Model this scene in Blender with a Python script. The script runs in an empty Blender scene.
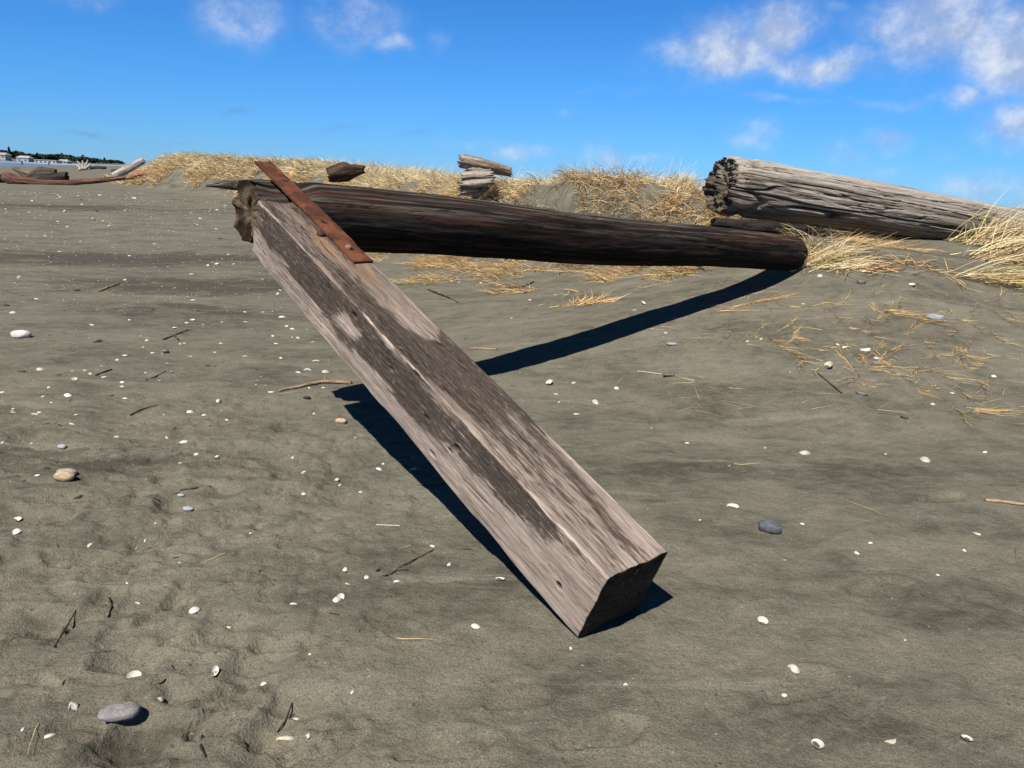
import bpy, math, random
import numpy as np
from mathutils import Matrix, Vector
rad = math.radians
random.seed(7)
RNG = np.random.default_rng(11)
SC = bpy.context.scene
COL = SC.collection

# ------------------------------------------------------------------ camera
F, CAM_H, PITCH, ROLL = 770.0, 1.5, 14.6, 2.8
_p, _r = rad(PITCH), rad(ROLL)
_f0 = np.array([0, math.cos(_p), -math.sin(_p)]); _x0 = np.array([1.0, 0, 0]); _d0 = np.cross(_f0, _x0)
RX = math.cos(_r) * _x0 - math.sin(_r) * _d0
RD = math.sin(_r) * _x0 + math.cos(_r) * _d0
cam_d = bpy.data.cameras.new('camera'); cam = bpy.data.objects.new('camera', cam_d); COL.objects.link(cam)
cam_d.sensor_width = 36.0; cam_d.lens = F / 1024 * 36.0; cam_d.clip_start = 0.05; cam_d.clip_end = 20000
cam.matrix_world = Matrix(((RX[0], -RD[0], -_f0[0], 0), (RX[1], -RD[1], -_f0[1], 0), (RX[2], -RD[2], -_f0[2], CAM_H), (0, 0, 0, 1)))
SC.camera = cam
SC.render.resolution_x, SC.render.resolution_y = 1024, 768

# ------------------------------------------------------------------ light
SUN_EL = 54.0
SH = np.array([.42, .91]); SH /= np.linalg.norm(SH)           # direction the shadows fall on the ground
SUNV = np.array([-SH[0] * math.cos(rad(SUN_EL)), -SH[1] * math.cos(rad(SUN_EL)), math.sin(rad(SUN_EL))])
sd = bpy.data.lights.new('sun', 'SUN'); so = bpy.data.objects.new('sun', sd); COL.objects.link(so)
sd.energy = 5.0; sd.angle = rad(0.53); sd.color = (1.0, .955, .89)
so.rotation_euler = Vector(SUNV).to_track_quat('Z', 'Y').to_euler()
SC.view_settings.view_transform = 'Standard'; SC.view_settings.look = 'None'
SC.view_settings.exposure = 0.75; SC.view_settings.gamma = 1; SC.view_settings.use_curve_mapping = False
SKY_STRENGTH = 0.054

def pxray(px, py):
    d = _f0 + RX * ((px - 512) / F) + RD * ((py - 384) / F)
    return d
def pt(px, py, depth):                                        # the point seen at a pixel, a given distance out
    d = pxray(px, py); return np.array([0, 0, CAM_H]) + d * (depth / d[1])

world = bpy.data.worlds.new('World'); SC.world = world; world.use_nodes = True
wt = world.node_tree; wt.nodes.clear()
class NT:
    def __init__(s, t): s.t = t
    def n(s, typ, **kw):
        o = s.t.nodes.new(typ)
        for k, v in kw.items(): setattr(o, k, v)
        return o
    def l(s, a, b): s.t.links.new(a, b)
    def m(s, op, a, b=None, c=None, clamp=False):
        o = s.n('ShaderNodeMath', operation=op); o.use_clamp = clamp
        for i, v in enumerate((a, b, c)):
            if v is None: continue
            if isinstance(v, (int, float)): o.inputs[i].default_value = v
            else: s.l(v, o.inputs[i])
        return o.outputs[0]
    def mix(s, f, a, b, mode='MIX'):
        o = s.n('ShaderNodeMix', data_type='RGBA', blend_type=mode)
        for i, v in ((0, f), (6, a), (7, b)):
            if isinstance(v, (int, float)): o.inputs[i].default_value = v
            elif isinstance(v, tuple): o.inputs[i].default_value = (*v[:3], 1)
            else: s.l(v, o.inputs[i])
        return o.outputs[2]
    def noise(s, vec, scale, detail=4, rough=.55, dist=0.0):
        o = s.n('ShaderNodeTexNoise'); o.inputs['Scale'].default_value = scale; o.inputs['Detail'].default_value = detail
        o.inputs['Roughness'].default_value = rough; o.inputs['Distortion'].default_value = dist
        if vec is not None: s.l(vec, o.inputs['Vector'])
        return o.outputs[0]
    def ramp(s, f, stops):
        o = s.n('ShaderNodeValToRGB'); e = o.color_ramp.elements
        while len(e) < len(stops): e.new(.5)
        for q, (p, c) in zip(e, stops):
            q.position = p; q.color = (*c, 1) if len(c) == 3 else c
        s.l(f, o.inputs[0]); return o.outputs[0]
    def maprange(s, v, a, b, c=0.0, d=1.0, smooth=True):
        o = s.n('ShaderNodeMapRange'); o.interpolation_type = 'SMOOTHSTEP' if smooth else 'LINEAR'
        s.l(v, o.inputs[0])
        for i, x in enumerate((a, b, c, d)): o.inputs[i + 1].default_value = x
        return o.outputs[0]
    def scaled(s, vec, sc, rot=(0, 0, 0)):
        o = s.n('ShaderNodeMapping'); o.inputs['Scale'].default_value = sc; o.inputs['Rotation'].default_value = rot
        s.l(vec, o.inputs['Vector']); return o.outputs[0]

W = NT(wt)
sky = W.n('ShaderNodeTexSky', sky_type='NISHITA'); sky.sun_disc = False
sky.sun_elevation = rad(SUN_EL); sky.sun_rotation = math.atan2(SUNV[0], SUNV[1])
sky.altitude = 200; sky.air_density = 1.0; sky.dust_density = 0.0; sky.ozone_density = 2.0
geo = W.n('ShaderNodeTexCoord'); vdir = geo.outputs['Generated']
sep = W.n('ShaderNodeSeparateXYZ'); W.l(vdir, sep.inputs[0])
clear = W.ramp(sep.outputs[2], [(0, (.29, .66, 1.42)), (.12, (.27, .75, 1.42)), (.3, (.23, .74, 1.36)), (.5, (.19, .42, .68)), (1, (.14, .21, .29))])   # clear-air blue down to the horizon; unseen zenith dimmed to cut shadow fill
sky_blue = W.mix(1.0, sky.outputs[0], clear, 'MULTIPLY')
world.cycles.sampling_method = 'MANUAL'; world.cycles.sample_map_resolution = 512
wn = W.noise(vdir, 9.0, 5, .6)
wn3 = W.n('ShaderNodeTexNoise'); wn3.inputs['Scale'].default_value = 14; wn3.inputs['Detail'].default_value = 3; W.l(vdir, wn3.inputs['Vector'])
warp = W.n('ShaderNodeVectorMath', operation='SUBTRACT'); W.l(wn3.outputs['Color'], warp.inputs[0]); warp.inputs[1].default_value = (.5, .5, .5)
warp2 = W.n('ShaderNodeVectorMath', operation='SCALE'); W.l(warp.outputs[0], warp2.inputs[0]); warp2.inputs['Scale'].default_value = .045
wv = W.n('ShaderNodeVectorMath', operation='ADD'); W.l(vdir, wv.inputs[0]); W.l(warp2.outputs[0], wv.inputs[1])
CLOUDS = [  # direction, half width, half height, thickness
    (240, 16, 44, 26, .62), (352, 16, 44, 30, .62), (388, 48, 20, 12, .5), (433, 42, 15, 13, .38), (75, 2, 40, 9, .4),
    (778, 34, 38, 34, 1.1), (728, 54, 62, 26, 1.0), (815, 64, 66, 20, .95), (690, 56, 46, 22, .7), (760, 66, 100, 13, .9), (945, 24, 70, 44, 1.1), (1015, 50, 52, 50, 1.05),
    (880, 48, 50, 9, .35), (970, 100, 26, 12, .8), (1008, 128, 32, 24, .9), (757, 136, 26, 13, .72), (886, 140, 20, 12, .5),
    (846, 153, 30, 12, .4), (605, 157, 26, 14, .8), (515, 153, 46, 9, .5), (470, 144, 34, 7, .42), (985, 188, 46, 14, .62), (1020, 186, 30, 12, .6),
    (570, 112, 16, 6, .3), (885, 168, 24, 8, .3), (830, 5, 22, 10, .35), (945, 158, 24, 9, .3), (640, 155, 40, 8, .35), (780, 102, 60, 5, .3), (620, 90, 60, 5, .22), (900, 102, 66, 7, .36), (85, 132, 24, 4, -.32), (235, 112, 18, 6, -.28), (340, 128, 34, 4, -.2), (415, 130, 30, 5, -.2), (560, 100, 20, 5, -.15), (180, 145, 20, 3, -.2)]
tot = None; dark = None
for (px, py, a, b, k) in CLOUDS:
    c = Vector(pxray(px, py)); L = c.length; c.normalize()
    u = Vector(RX); u = (u - c * u.dot(c)).normalized(); v = c.cross(u)
    def dotp(q, sc):
        o = W.n('ShaderNodeVectorMath', operation='DOT_PRODUCT'); W.l(wv.outputs[0], o.inputs[0]); o.inputs[1].default_value = tuple(q / sc); return o.outputs['Value']
    du = dotp(u, a / F / L); dv = dotp(v, b / F / L)
    r2 = W.m('ADD', W.m('MULTIPLY', du, du), W.m('MULTIPLY', dv, dv))
    g = W.m('MULTIPLY', W.m('POWER', 2.718, W.m('MULTIPLY', r2, -1.0)), abs(k))
    front = dotp(c, 1.0); g = W.m('MULTIPLY', g, W.m('GREATER_THAN', front, 0.2))
    if k > 0: tot = g if tot is None else W.m('MAXIMUM', tot, g)
    else: dark = g if dark is None else W.m('MAXIMUM', dark, g)
puff = W.noise(W.scaled(vdir, (1, 1, 1.4)), 17.0, 8, .66)
dens = W.m('ADD', tot, W.m('MULTIPLY', W.m('SUBTRACT', puff, .5), W.m('MULTIPLY', W.m('MINIMUM', tot, .5), 3.4)))
dens = W.maprange(dens, .04, 1.25, 0, .86)
billow = W.maprange(W.noise(vdir, 30, 4, .6), .35, .68)
ccol = W.mix(billow, (4.6, 5.6, 7.8), (9.2, 9.5, 10.0))
c1 = W.mix(dens, sky_blue, ccol)
dd = W.maprange(W.m('ADD', dark, W.m('MULTIPLY', W.m('SUBTRACT', puff, .5), W.m('MULTIPLY', dark, 2.0))), .06, .45, 0, .5)
c2 = W.mix(dd, c1, (1.6, 2.9, 5.2))
bg = W.n('ShaderNodeBackground'); bg.inputs['Strength'].default_value = SKY_STRENGTH; W.l(c2, bg.inputs['Color'])
wo = W.n('ShaderNodeOutputWorld'); W.l(bg.outputs[0], wo.inputs['Surface'])

# ------------------------------------------------------------------ numeric helpers
def _hash(ix, iy, iz, seed):
    h = (ix.astype(np.int64) * 374761393 + iy.astype(np.int64) * 668265263 + iz.astype(np.int64) * 2147483647 + seed * 974711) & 0xFFFFFFFF
    h = ((h ^ (h >> 13)) * 1274126177) & 0xFFFFFFFF
    h = (h ^ (h >> 16)) * 2246822519 & 0xFFFFFFFF
    return ((h ^ (h >> 13)) & 0xFFFFFF) / float(0xFFFFFF)
def vn(x, y, z=0.0, seed=0):                                  # value noise, -1..1
    x, y, z = np.broadcast_arrays(np.asarray(x, float), np.asarray(y, float), np.asarray(z, float))
    fx, fy, fz = np.floor(x), np.floor(y), np.floor(z)
    u, v, w = x - fx, y - fy, z - fz
    u = u * u * u * (u * (u * 6 - 15) + 10); v = v * v * v * (v * (v * 6 - 15) + 10); w = w * w * w * (w * (w * 6 - 15) + 10)
    r = 0
    for i in (0, 1):
        for j in (0, 1):
            for k in (0, 1):
                r = r + _hash(fx + i, fy + j, fz + k, seed) * (u if i else 1 - u) * (v if j else 1 - v) * (w if k else 1 - w)
    return r * 2 - 1
def fbm(x, y, z=0.0, o=4, seed=0, gain=.5):
    s, a, t = 0, 1.0, 0
    for i in range(o):
        f = 2.03 ** i
        s = s + a * vn(np.asarray(x) * f + i * 7.1, np.asarray(y) * f - i * 3.7, np.asarray(z) * f + i * 1.9, seed + i); t += a; a *= gain
    return s / t
def sst(x, a, b):
    t = np.clip((x - a) / (b - a), 0, 1); return t * t * (3 - 2 * t)
def mixc(c0, c1, m): return c0 + (np.asarray(c1) - c0) * m[:, None]

def make_mesh(name, V, Fq, col=None, mats=(), smooth=True, midx=None, stain=None):
    V = np.asarray(V, float); me = bpy.data.meshes.new(name)
    if isinstance(Fq, np.ndarray):
        k = Fq.shape[1]; me.vertices.add(len(V)); me.vertices.foreach_set('co', V.ravel())
        me.loops.add(Fq.size); me.loops.foreach_set('vertex_index', Fq.ravel().astype(np.int32))
        me.polygons.add(len(Fq)); me.polygons.foreach_set('loop_start', np.arange(0, Fq.size, k, dtype=np.int32))
        me.polygons.foreach_set('loop_total', np.full(len(Fq), k, np.int32))
        me.update(calc_edges=True); me.validate()
    else:
        me.from_pydata([tuple(v) for v in V], [], [tuple(int(i) for i in f) for f in Fq]); me.validate()
    if col is not None:
        at = me.attributes.new('Col', 'FLOAT_COLOR', 'POINT'); c = np.ones((len(V), 4)); c[:, :3] = np.clip(col, 0, 1); at.data.foreach_set('color', c.ravel())
    if stain is not None: me.attributes.new('Stain', 'FLOAT', 'POINT').data.foreach_set('value', np.clip(stain, 0, 1).astype(np.float32))
    for m in mats: me.materials.append(m)
    if midx is not None: me.polygons.foreach_set('material_index', np.asarray(midx, np.int32))
    me.polygons.foreach_set('use_smooth', np.full(len(me.polygons), bool(smooth)))
    me.update(); return me
def link(name, me, parent=None, label=None, cat=None, group=None, kind=None, M=None):
    o = bpy.data.objects.new(name, me); COL.objects.link(o)
    if parent is not None: o.parent = parent
    if M is not None: o.matrix_world = M
    tag(o, label, cat, group, kind); return o
def tag(o, label=None, cat=None, group=None, kind=None):
    if label: o['label'] = label
    if cat: o['category'] = cat
    if group: o['group'] = group
    if kind: o['kind'] = kind
    return o
def gridf(n, m, wrap=False):                                  # faces of an n x m vertex grid (m wraps)
    i = np.arange(n - 1)[:, None]; j = np.arange(m if wrap else m - 1)[None, :]; j2 = (j + 1) % m
    return np.stack([i * m + j, i * m + j2, (i + 1) * m + j2, (i + 1) * m + j], -1).reshape(-1, 4)
def joinm(parts):                                             # several (V, F, C) -> one; triangles stay padded out of quads
    Vs, Fs, Cs, o = [], [], [], 0
    for V, Fq, C in parts:
        Vs.append(V); Fs += [tuple(int(i) + o for i in f) for f in Fq]; Cs.append(np.broadcast_to(np.asarray(C, float), (len(V), 3))); o += len(V)
    return np.concatenate(Vs), Fs, np.concatenate(Cs)

# ------------------------------------------------------------------ materials
def mat(name):
    m = bpy.data.materials.new(name); m.use_nodes = True; t = NT(m.node_tree); b = m.node_tree.nodes['Principled BSDF']; return m, t, b
ALB = .74
def attr_mat(name, rough=.85, streak=None, speck=.18, bump=.3, bscale=60, spec=.25, amount=.25, sheen=False):
    """colour from the mesh's own paint, broken up by grain noise"""
    m, t, b = mat(name); a = t.n('ShaderNodeAttribute', attribute_name='Col'); tc = t.n('ShaderNodeTexCoord').outputs['Object']
    v = t.scaled(tc, streak) if streak else tc
    n1 = t.noise(v, bscale, 5, .65); n2 = t.noise(v, bscale * .22, 4, .6)
    k = t.m('ADD', t.m('MULTIPLY', t.m('SUBTRACT', n1, .5), speck * 5), t.m('MULTIPLY', t.m('SUBTRACT', n2, .5), amount * 3))
    k = t.m('ADD', k, 1.0); k = t.m('MULTIPLY', t.m('MAXIMUM', k, .25), ALB)
    mm = t.n('ShaderNodeVectorMath', operation='SCALE'); t.l(a.outputs['Color'], mm.inputs[0]); t.l(k, mm.inputs['Scale'])
    t.l(mm.outputs[0], b.inputs['Base Color']); b.inputs['Roughness'].default_value = rough; b.inputs['Specular IOR Level'].default_value = spec
    if bump:
        bp = t.n('ShaderNodeBump'); bp.inputs['Strength'].default_value = bump; bp.inputs['Distance'].default_value = .01
        t.l(t.m('ADD', n1, n2), bp.inputs['Height']); t.l(bp.outputs[0], b.inputs['Normal'])
    return m
def wood_mat(name, dark, patch, band, fibre, crack, rough=.95, spec=.05, fk=1.0, ck=.7, bump=.6, bdist=.006, dark2=None, fleck=.5, mid=None, soft=(.42, .62)):
    """weathered wood: the mesh's paint, broken by crisp stain, fibres and drying cracks that run along the grain (local x)"""
    m, t, b = mat(name); tc = t.n('ShaderNodeTexCoord').outputs['Object']
    a = t.n('ShaderNodeAttribute', attribute_name='Col'); st_ = t.n('ShaderNodeAttribute', attribute_name='Stain').outputs['Fac']
    n1 = t.noise(t.scaled(tc, patch), 1.0, 9, .70, .25); n2 = t.noise(t.scaled(tc, band), 1.0, 6, .62, .2)
    nn = t.m('ADD', t.m('MULTIPLY', t.m('SUBTRACT', n1, .5), 1.15), t.m('ADD', t.m('MULTIPLY', t.m('SUBTRACT', n2, .5), .75), .5))
    k = t.maprange(t.m('ADD', nn, t.m('MULTIPLY', t.m('SUBTRACT', st_, .5), .66)), *soft)
    f = t.noise(t.scaled(tc, fibre), 1.0, 5, .72); f2 = t.noise(t.scaled(tc, tuple(v * .3 for v in fibre)), 1.0, 4, .65)
    c = t.noise(t.scaled(tc, crack), 1.0, 4, .6, .15); ln = t.maprange(t.m('ABSOLUTE', t.m('SUBTRACT', c, .5)), .0, .014, 1, 0)
    ln = t.m('MULTIPLY', ln, t.maprange(t.noise(t.scaled(tc, tuple(v * .35 for v in crack)), 1.0, 3, .6), .42, .58))
    dk = t.mix(t.maprange(n1, .35, .65), dark, dark2 or tuple(v * 1.9 for v in dark))
    if mid:                                                   # brown half-weathered patches
        n3 = t.noise(t.scaled(tc, tuple(v * .8 for v in patch)), 1.0, 7, .72, .3); n4 = t.noise(t.scaled(tc, tuple(v * .45 for v in band)), 1.0, 4, .6)
        mk = t.maprange(t.m('ADD', t.m('MULTIPLY', n3, .55), t.m('MULTIPLY', n4, .45)), .44, .62)
        basec = t.mix(t.m('MULTIPLY', mk, .7), a.outputs['Color'], mid)
    else: basec = a.outputs['Color']
    fl = t.maprange(t.noise(t.scaled(tc, tuple(v * 1.8 for v in patch)), 1.0, 5, .75), .54, .66)
    col = t.mix(t.m('MULTIPLY', k, t.m('SUBTRACT', .94, t.m('MULTIPLY', fl, fleck))), basec, dk)
    g = t.m('ADD', t.m('MULTIPLY', t.m('SUBTRACT', f, .5), 1.7 * fk), t.m('MULTIPLY', t.m('SUBTRACT', f2, .5), 1.5 * fk)); g = t.m('MAXIMUM', t.m('ADD', g, 1.0), .3)
    g = t.m('MULTIPLY', t.m('MULTIPLY', g, t.m('SUBTRACT', 1.0, t.m('MULTIPLY', ln, ck))), ALB)
    mm = t.n('ShaderNodeVectorMath', operation='SCALE'); t.l(col, mm.inputs[0]); t.l(g, mm.inputs['Scale']); t.l(mm.outputs[0], b.inputs['Base Color'])
    b.inputs['Roughness'].default_value = rough; b.inputs['Specular IOR Level'].default_value = spec
    bp = t.n('ShaderNodeBump'); bp.inputs['Strength'].default_value = bump; bp.inputs['Distance'].default_value = bdist
    t.l(t.m('SUBTRACT', t.m('ADD', f, t.m('MULTIPLY', f2, 1.2)), t.m('MULTIPLY', ln, 2.0)), bp.inputs['Height']); t.l(bp.outputs[0], b.inputs['Normal'])
    return m
M_TIMBER = wood_mat('weathered_timber', (.038, .029, .023), (12, 88, 88), (3.2, 22, 22), (11, 250, 250), (1.5, 30, 30), fk=.8, mid=(.15, .115, .092), soft=(.40, .64), fleck=.62, dark2=(.085, .066, .053))
M_POLE = wood_mat('charred_log_wood', (.007, .006, .0055), (4, 45, 45), (1.2, 12, 12), (6, 120, 120), (1.0, 16, 16), rough=.95, spec=.05, fk=1.0, ck=.6, bump=.6, bdist=.010)
M_LOG = wood_mat('silvered_log_wood', (.055, .043, .034), (1.6, 40, 40), (.5, 11, 11), (2.2, 75, 75), (.32, 8.5, 8.5), fk=.85, ck=.85, bump=.9, bdist=.02)
M_DRIFT = attr_mat('driftwood', .9, None, .2, .8, 30, amount=.3, spec=.1)
M_RUST = attr_mat('rusted_iron', .8, None, .16, .5, 160, amount=.35, spec=.2)
M_GRASS = attr_mat('dry_grass', .7, None, 0, 0, 10, amount=0, spec=.15)
M_STONE = attr_mat('beach_stone', .85, None, .24, .4, 160, amount=.2, spec=.2)
M_SHELL = attr_mat('shell', .45, None, .05, .2, 140, amount=.08, spec=.4)
M_PAINT = attr_mat('painted_wall', .8, None, .02, 0, 1, amount=.03)
M_LEAF = attr_mat('tree_foliage', .8, None, 0, 0, 1, amount=.2)

_t = NT(M_GRASS.node_tree); _b = M_GRASS.node_tree.nodes['Principled BSDF']; _o = M_GRASS.node_tree.nodes['Material Output']     # thin blades let light through
_tr = _t.n('ShaderNodeBsdfTranslucent'); _a = _t.n('ShaderNodeAttribute', attribute_name='Col'); _t.l(_a.outputs['Color'], _tr.inputs['Color'])
_mx = _t.n('ShaderNodeMixShader'); _mx.inputs[0].default_value = .14; _t.l(_b.outputs[0], _mx.inputs[1]); _t.l(_tr.outputs[0], _mx.inputs[2]); _t.l(_mx.outputs[0], _o.inputs['Surface'])

# ------------------------------------------------------------------ terrain
TP = np.array([
    (-.23, 5.98, .06), (.39, 6.45, .17), (1.14, 6.99, .34), (1.79, 7.47, .46), (2.38, 7.91, .59), (2.82, 8.22, .76), (3.25, 8.35, .98), (3.7, 8.9, 1.06),
    (3.61, 5.5, .14), (3.07, 6.0, .34), (4.72, 7.5, .62), (3.05, 7.0, .54), (2.1, 6.5, .35), (4.02, 9.5, 1.0), (2.75, 10, 1.08), (3.58, 10, 1.07),
    (5.58, 10.9, 1.06), (8.0, 11.6, .95), (6, 9, .86), (7, 6, .42), (6, 4, .06), (9, 9, .75), (5, 5.5, .25), (12, 6, .42), (14, 14, 1.0), (10, 3, 0),
    (-3, 0, 0), (-1, 0, 0), (0, 0, 0), (1, 0, 0), (2, 0, 0), (5, 0, 0), (-3, 2, 0), (-1, 2, 0), (0, 2, 0), (1, 2, 0), (2, 2, 0), (4, 2, 0),
    (-3, 3.6, 0), (-1, 3.6, 0), (0, 3.6, 0), (1, 3.6, 0), (2, 3.6, .01), (3, 3.8, .02), (-3, 4.8, 0), (-1, 4.8, 0), (0, 4.7, 0), (1, 5.0, .02), (2, 4.9, .05),
    (-2, 6, 0), (-4, 8, 0), (-1.2, 7.5, .04), (-1.5, 10, .1), (-6, 15, .05), (-1.4, 12.2, .22), (.3, 9.0, .25), (1.2, 10.3, .44), (2.35, 9.4, .78),
    (-5, 21, .18), (-12, 34, .3), (-20, 41, .3), (-10, 15, 0), (-25, 30, 0), (-32, 45, 0), (-30, 10, 0), (0, 20, .3), (10, 25, .8), (-10, -10, 0), (20, -10, 0), (0, 45, .5), (25, 25, .8)])
def _phi(d2): return np.where(d2 > 1e-12, .5 * d2 * np.log(np.maximum(d2, 1e-12)), 0)
_n = len(TP); _A = np.zeros((_n + 3, _n + 3))
_A[:_n, :_n] = _phi(((TP[:, None, :2] - TP[None, :, :2]) ** 2).sum(-1)) + np.eye(_n) * .02
_A[:_n, _n] = 1; _A[:_n, _n + 1:] = TP[:, :2]; _A[_n:, :_n] = _A[:_n, _n:].T
_w = np.linalg.solve(_A, np.concatenate([TP[:, 2], [0, 0, 0]]))
# the foot of the dune, with the height of its crest
FOOT = np.array([(-240, 460, .7), (-120, 230, .7), (-60, 115, .9), (-36, 68, 1.0), (-27.6, 55, 1.2), (-23.6, 48.0, 1.95), (-20.2, 42.6, 1.92), (-12.7, 35, 1.82), (-8.2, 28, 1.64), (-5.2, 21.5, 1.42),
                 (-3, 16.3, 1.36), (-1.4, 12.9, 1.32), (-.5, 11.9, 1.42), (.3, 11.2, 1.55), (1.2, 10.6, 1.55), (1.8, 10.1, 1.46), (2.5, 9.9, 1.36), (4, 10.6, 1.2), (9, 13, 1.0), (20, 22, 1.0), (60, 60, 1.0), (400, 400, 1.0)])
def dune_sd(x, y):
    """signed distance to the dune foot (positive on the dune), and the crest height there"""
    best = np.full(x.shape, 1e18); sg = np.zeros(x.shape); hh = np.zeros(x.shape)
    for (x0, y0, h0), (x1, y1, h1) in zip(FOOT[:-1], FOOT[1:]):
        dx, dy = x1 - x0, y1 - y0; L2 = dx * dx + dy * dy
        t = np.clip(((x - x0) * dx + (y - y0) * dy) / L2, 0, 1)
        d2 = (x - x0 - t * dx) ** 2 + (y - y0 - t * dy) ** 2
        s = dx * (y - y0) - dy * (x - x0)
        k = d2 < best; best = np.where(k, d2, best); sg = np.where(k, np.sign(s), sg); hh = np.where(k, h0 + t * (h1 - h0), hh)
    return np.sqrt(best) * sg, hh
PRINTS = []
def tz_base(x, y):
    x = np.asarray(x, float); y = np.asarray(y, float); shp = x.shape; x = x.ravel(); y = y.ravel(); z = np.zeros(x.shape)
    near = (x > -45) & (x < 45) & (y > -25) & (y < 60)
    xn, yn = x[near], y[near]
    for c in range(0, len(xn), 60000):
        xs, ys = xn[c:c + 60000], yn[c:c + 60000]
        d2 = (xs[:, None] - TP[None, :, 0]) ** 2 + (ys[:, None] - TP[None, :, 1]) ** 2
        b = _phi(d2) @ _w[:_n] + _w[_n] + _w[_n + 1] * xs + _w[_n + 2] * ys
        r = np.maximum(np.maximum(np.abs(xs) / 45, np.abs(ys - 17) / 43), 0)
        zz = np.clip(b, 0, 1.16) * sst(r, 1.0, .75)
        idx = np.flatnonzero(near)[c:c + 60000]; z[idx] = zz
    # broad swells of the beach
    z = z + .025 * fbm(x * .55, y * .8, 0, 3, 3) * sst(y, 2.0, 5.0)
    # dune face: scoured gullies, flattened top
    m = (x > -300) & (y > 6)
    if m.any():
        xm, ym = x[m], y[m]; far = np.sqrt(xm * xm + ym * ym)
        d, h = dune_sd(xm, ym)
        w = np.clip(far * .032, .42, 1.4)
        dn = d + (.42 * fbm(xm * 1.3, ym * 1.3, 0, 3, 21) + .1 * fbm(xm * 5, ym * 5, 0, 2, 22)) * np.clip(w, .6, 1.6)
        up = sst(dn, -.05, 1.0 * w); up2 = sst(dn, 0.2 * w, 1.5 * w)
        h2 = h + .12 * fbm(xm * .8, ym * .8, 0, 3, 25) * np.clip(far / 14, .6, 1.6) - .015 * np.clip(d - 3, 0, 30)
        k = .62 * up + .38 * up2
        z[m] = z[m] + np.maximum(h2 - z[m], -.3) * k + 4 * k * (1 - k) * (.07 * fbm(xm * 4, ym * 4, 0, 3, 27)) * (far < 30)
    # the shore: the beach runs under the sea
    e = -(x + 140 + .5 * np.maximum(y - 215, -40))
    z = z - .5 * sst(e, -70, 0) - .012 * np.clip(e, 0, 300) - .5 * sst(y, 520, 640) * sst(-x, 60, 300) - 0.0 * x
    return z.reshape(shp)
def tz(x, y):
    x = np.asarray(x, float); y = np.asarray(y, float); z = tz_base(x, y)
    r = np.sqrt(x * x + y * y); k = sst(r, 14, 6)
    a, b = x * .8 + y * .6, -x * .6 + y * .8
    z = z + k * (.004 * fbm(x * 9, y * 9, 0, 3, 18) + .016 * fbm(a * 1.1, b * 3.2, 0, 3, 5) + .005 * fbm(x * 5, y * 5, 0, 3, 6) + .0022 * fbm(x * 17, y * 17, 0, 2, 8))
    # wind ridges running across the sand
    rd = 1 - np.abs(vn(a * .9 + 3, b * 5.5 + .7 * fbm(x * 1.5, y * 1.5, 0, 2, 31), 0, 9)); z = z + k * .006 * rd ** 4
    tr = sst(-x, -.1, .9) * sst(y, 6.5, 3.4)                  # trampled on the left
    z = z + tr * (.015 * fbm(x * 7, y * 7, 0, 4, 14) - .010 * sst(vn(x * 16, y * 16, 5, 17) + .3 * vn(x * 40, y * 40, 5, 19), .35, .5) - .08 * np.clip(vn(x * 5.2, y * 5.2, 0, 15) - .4, 0, 1) - .045 * np.clip(vn(x * 11, y * 11, 3, 16) - .5, 0, 1))
    crust = fbm(x * 2.6, y * 3.4, 0, 4, 33); pm = sst(vn(x * 1.1, y * 1.1, 0, 34), -.3, .3)                      # broken crust: low crisp edges
    z = z + k * pm * (.25 + .75 * tr) * (.009 * sst(crust, .06, .075) - .007 * sst(crust, -.16, -.175))
    for (cx, cy, yaw, l, w, dep) in PRINTS:
        q = (np.abs(x - cx) < .35) & (np.abs(y - cy) < .35)
        if not q.any(): continue
        xq, yq = x[q] - cx, y[q] - cy; u = xq * math.cos(yaw) + yq * math.sin(yaw); v = -xq * math.sin(yaw) + yq * math.cos(yaw)
        v = v / (1 + .25 * np.sin(u / l * 3.0)); rr = np.sqrt((u / l) ** 2 + (v / w) ** 2) + .06 * vn(xq * 20, yq * 20, cx, 4)
        z[q] += -dep * sst(rr, 1.03, .95) + .45 * dep * np.exp(-((rr - 1.18) / .13) ** 2)
    return z
def at(px, py, base=False, dz=0.0):                           # where the ground is seen at a pixel
    d = pxray(px, py); t = np.geomspace(1.0, 900, 500); P = np.array([0, 0, CAM_H]) + d * t[:, None]
    f = tz_base if base else (tzi if 'Z' in globals() else tz)
    b = P[:, 2] < f(P[:, 0], P[:, 1]); i = int(np.argmax(b)) if b.any() else len(t) - 1
    lo, hi = t[max(i - 1, 0)], t[i]
    for _ in range(2):
        tt = np.linspace(lo, hi, 24); P = np.array([0, 0, CAM_H]) + d * tt[:, None]; b = P[:, 2] < f(P[:, 0], P[:, 1])
        i = int(np.argmax(b)) if b.any() else 23; lo, hi = tt[max(i - 1, 0)], tt[i]
    p = np.array([0, 0, CAM_H]) + d * hi; p[2] = float(f(p[:1], p[1:2])[0]) + dz; return p
def ground_z(x, y): return float(tz(np.array([x], float), np.array([y], float))[0])
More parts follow.
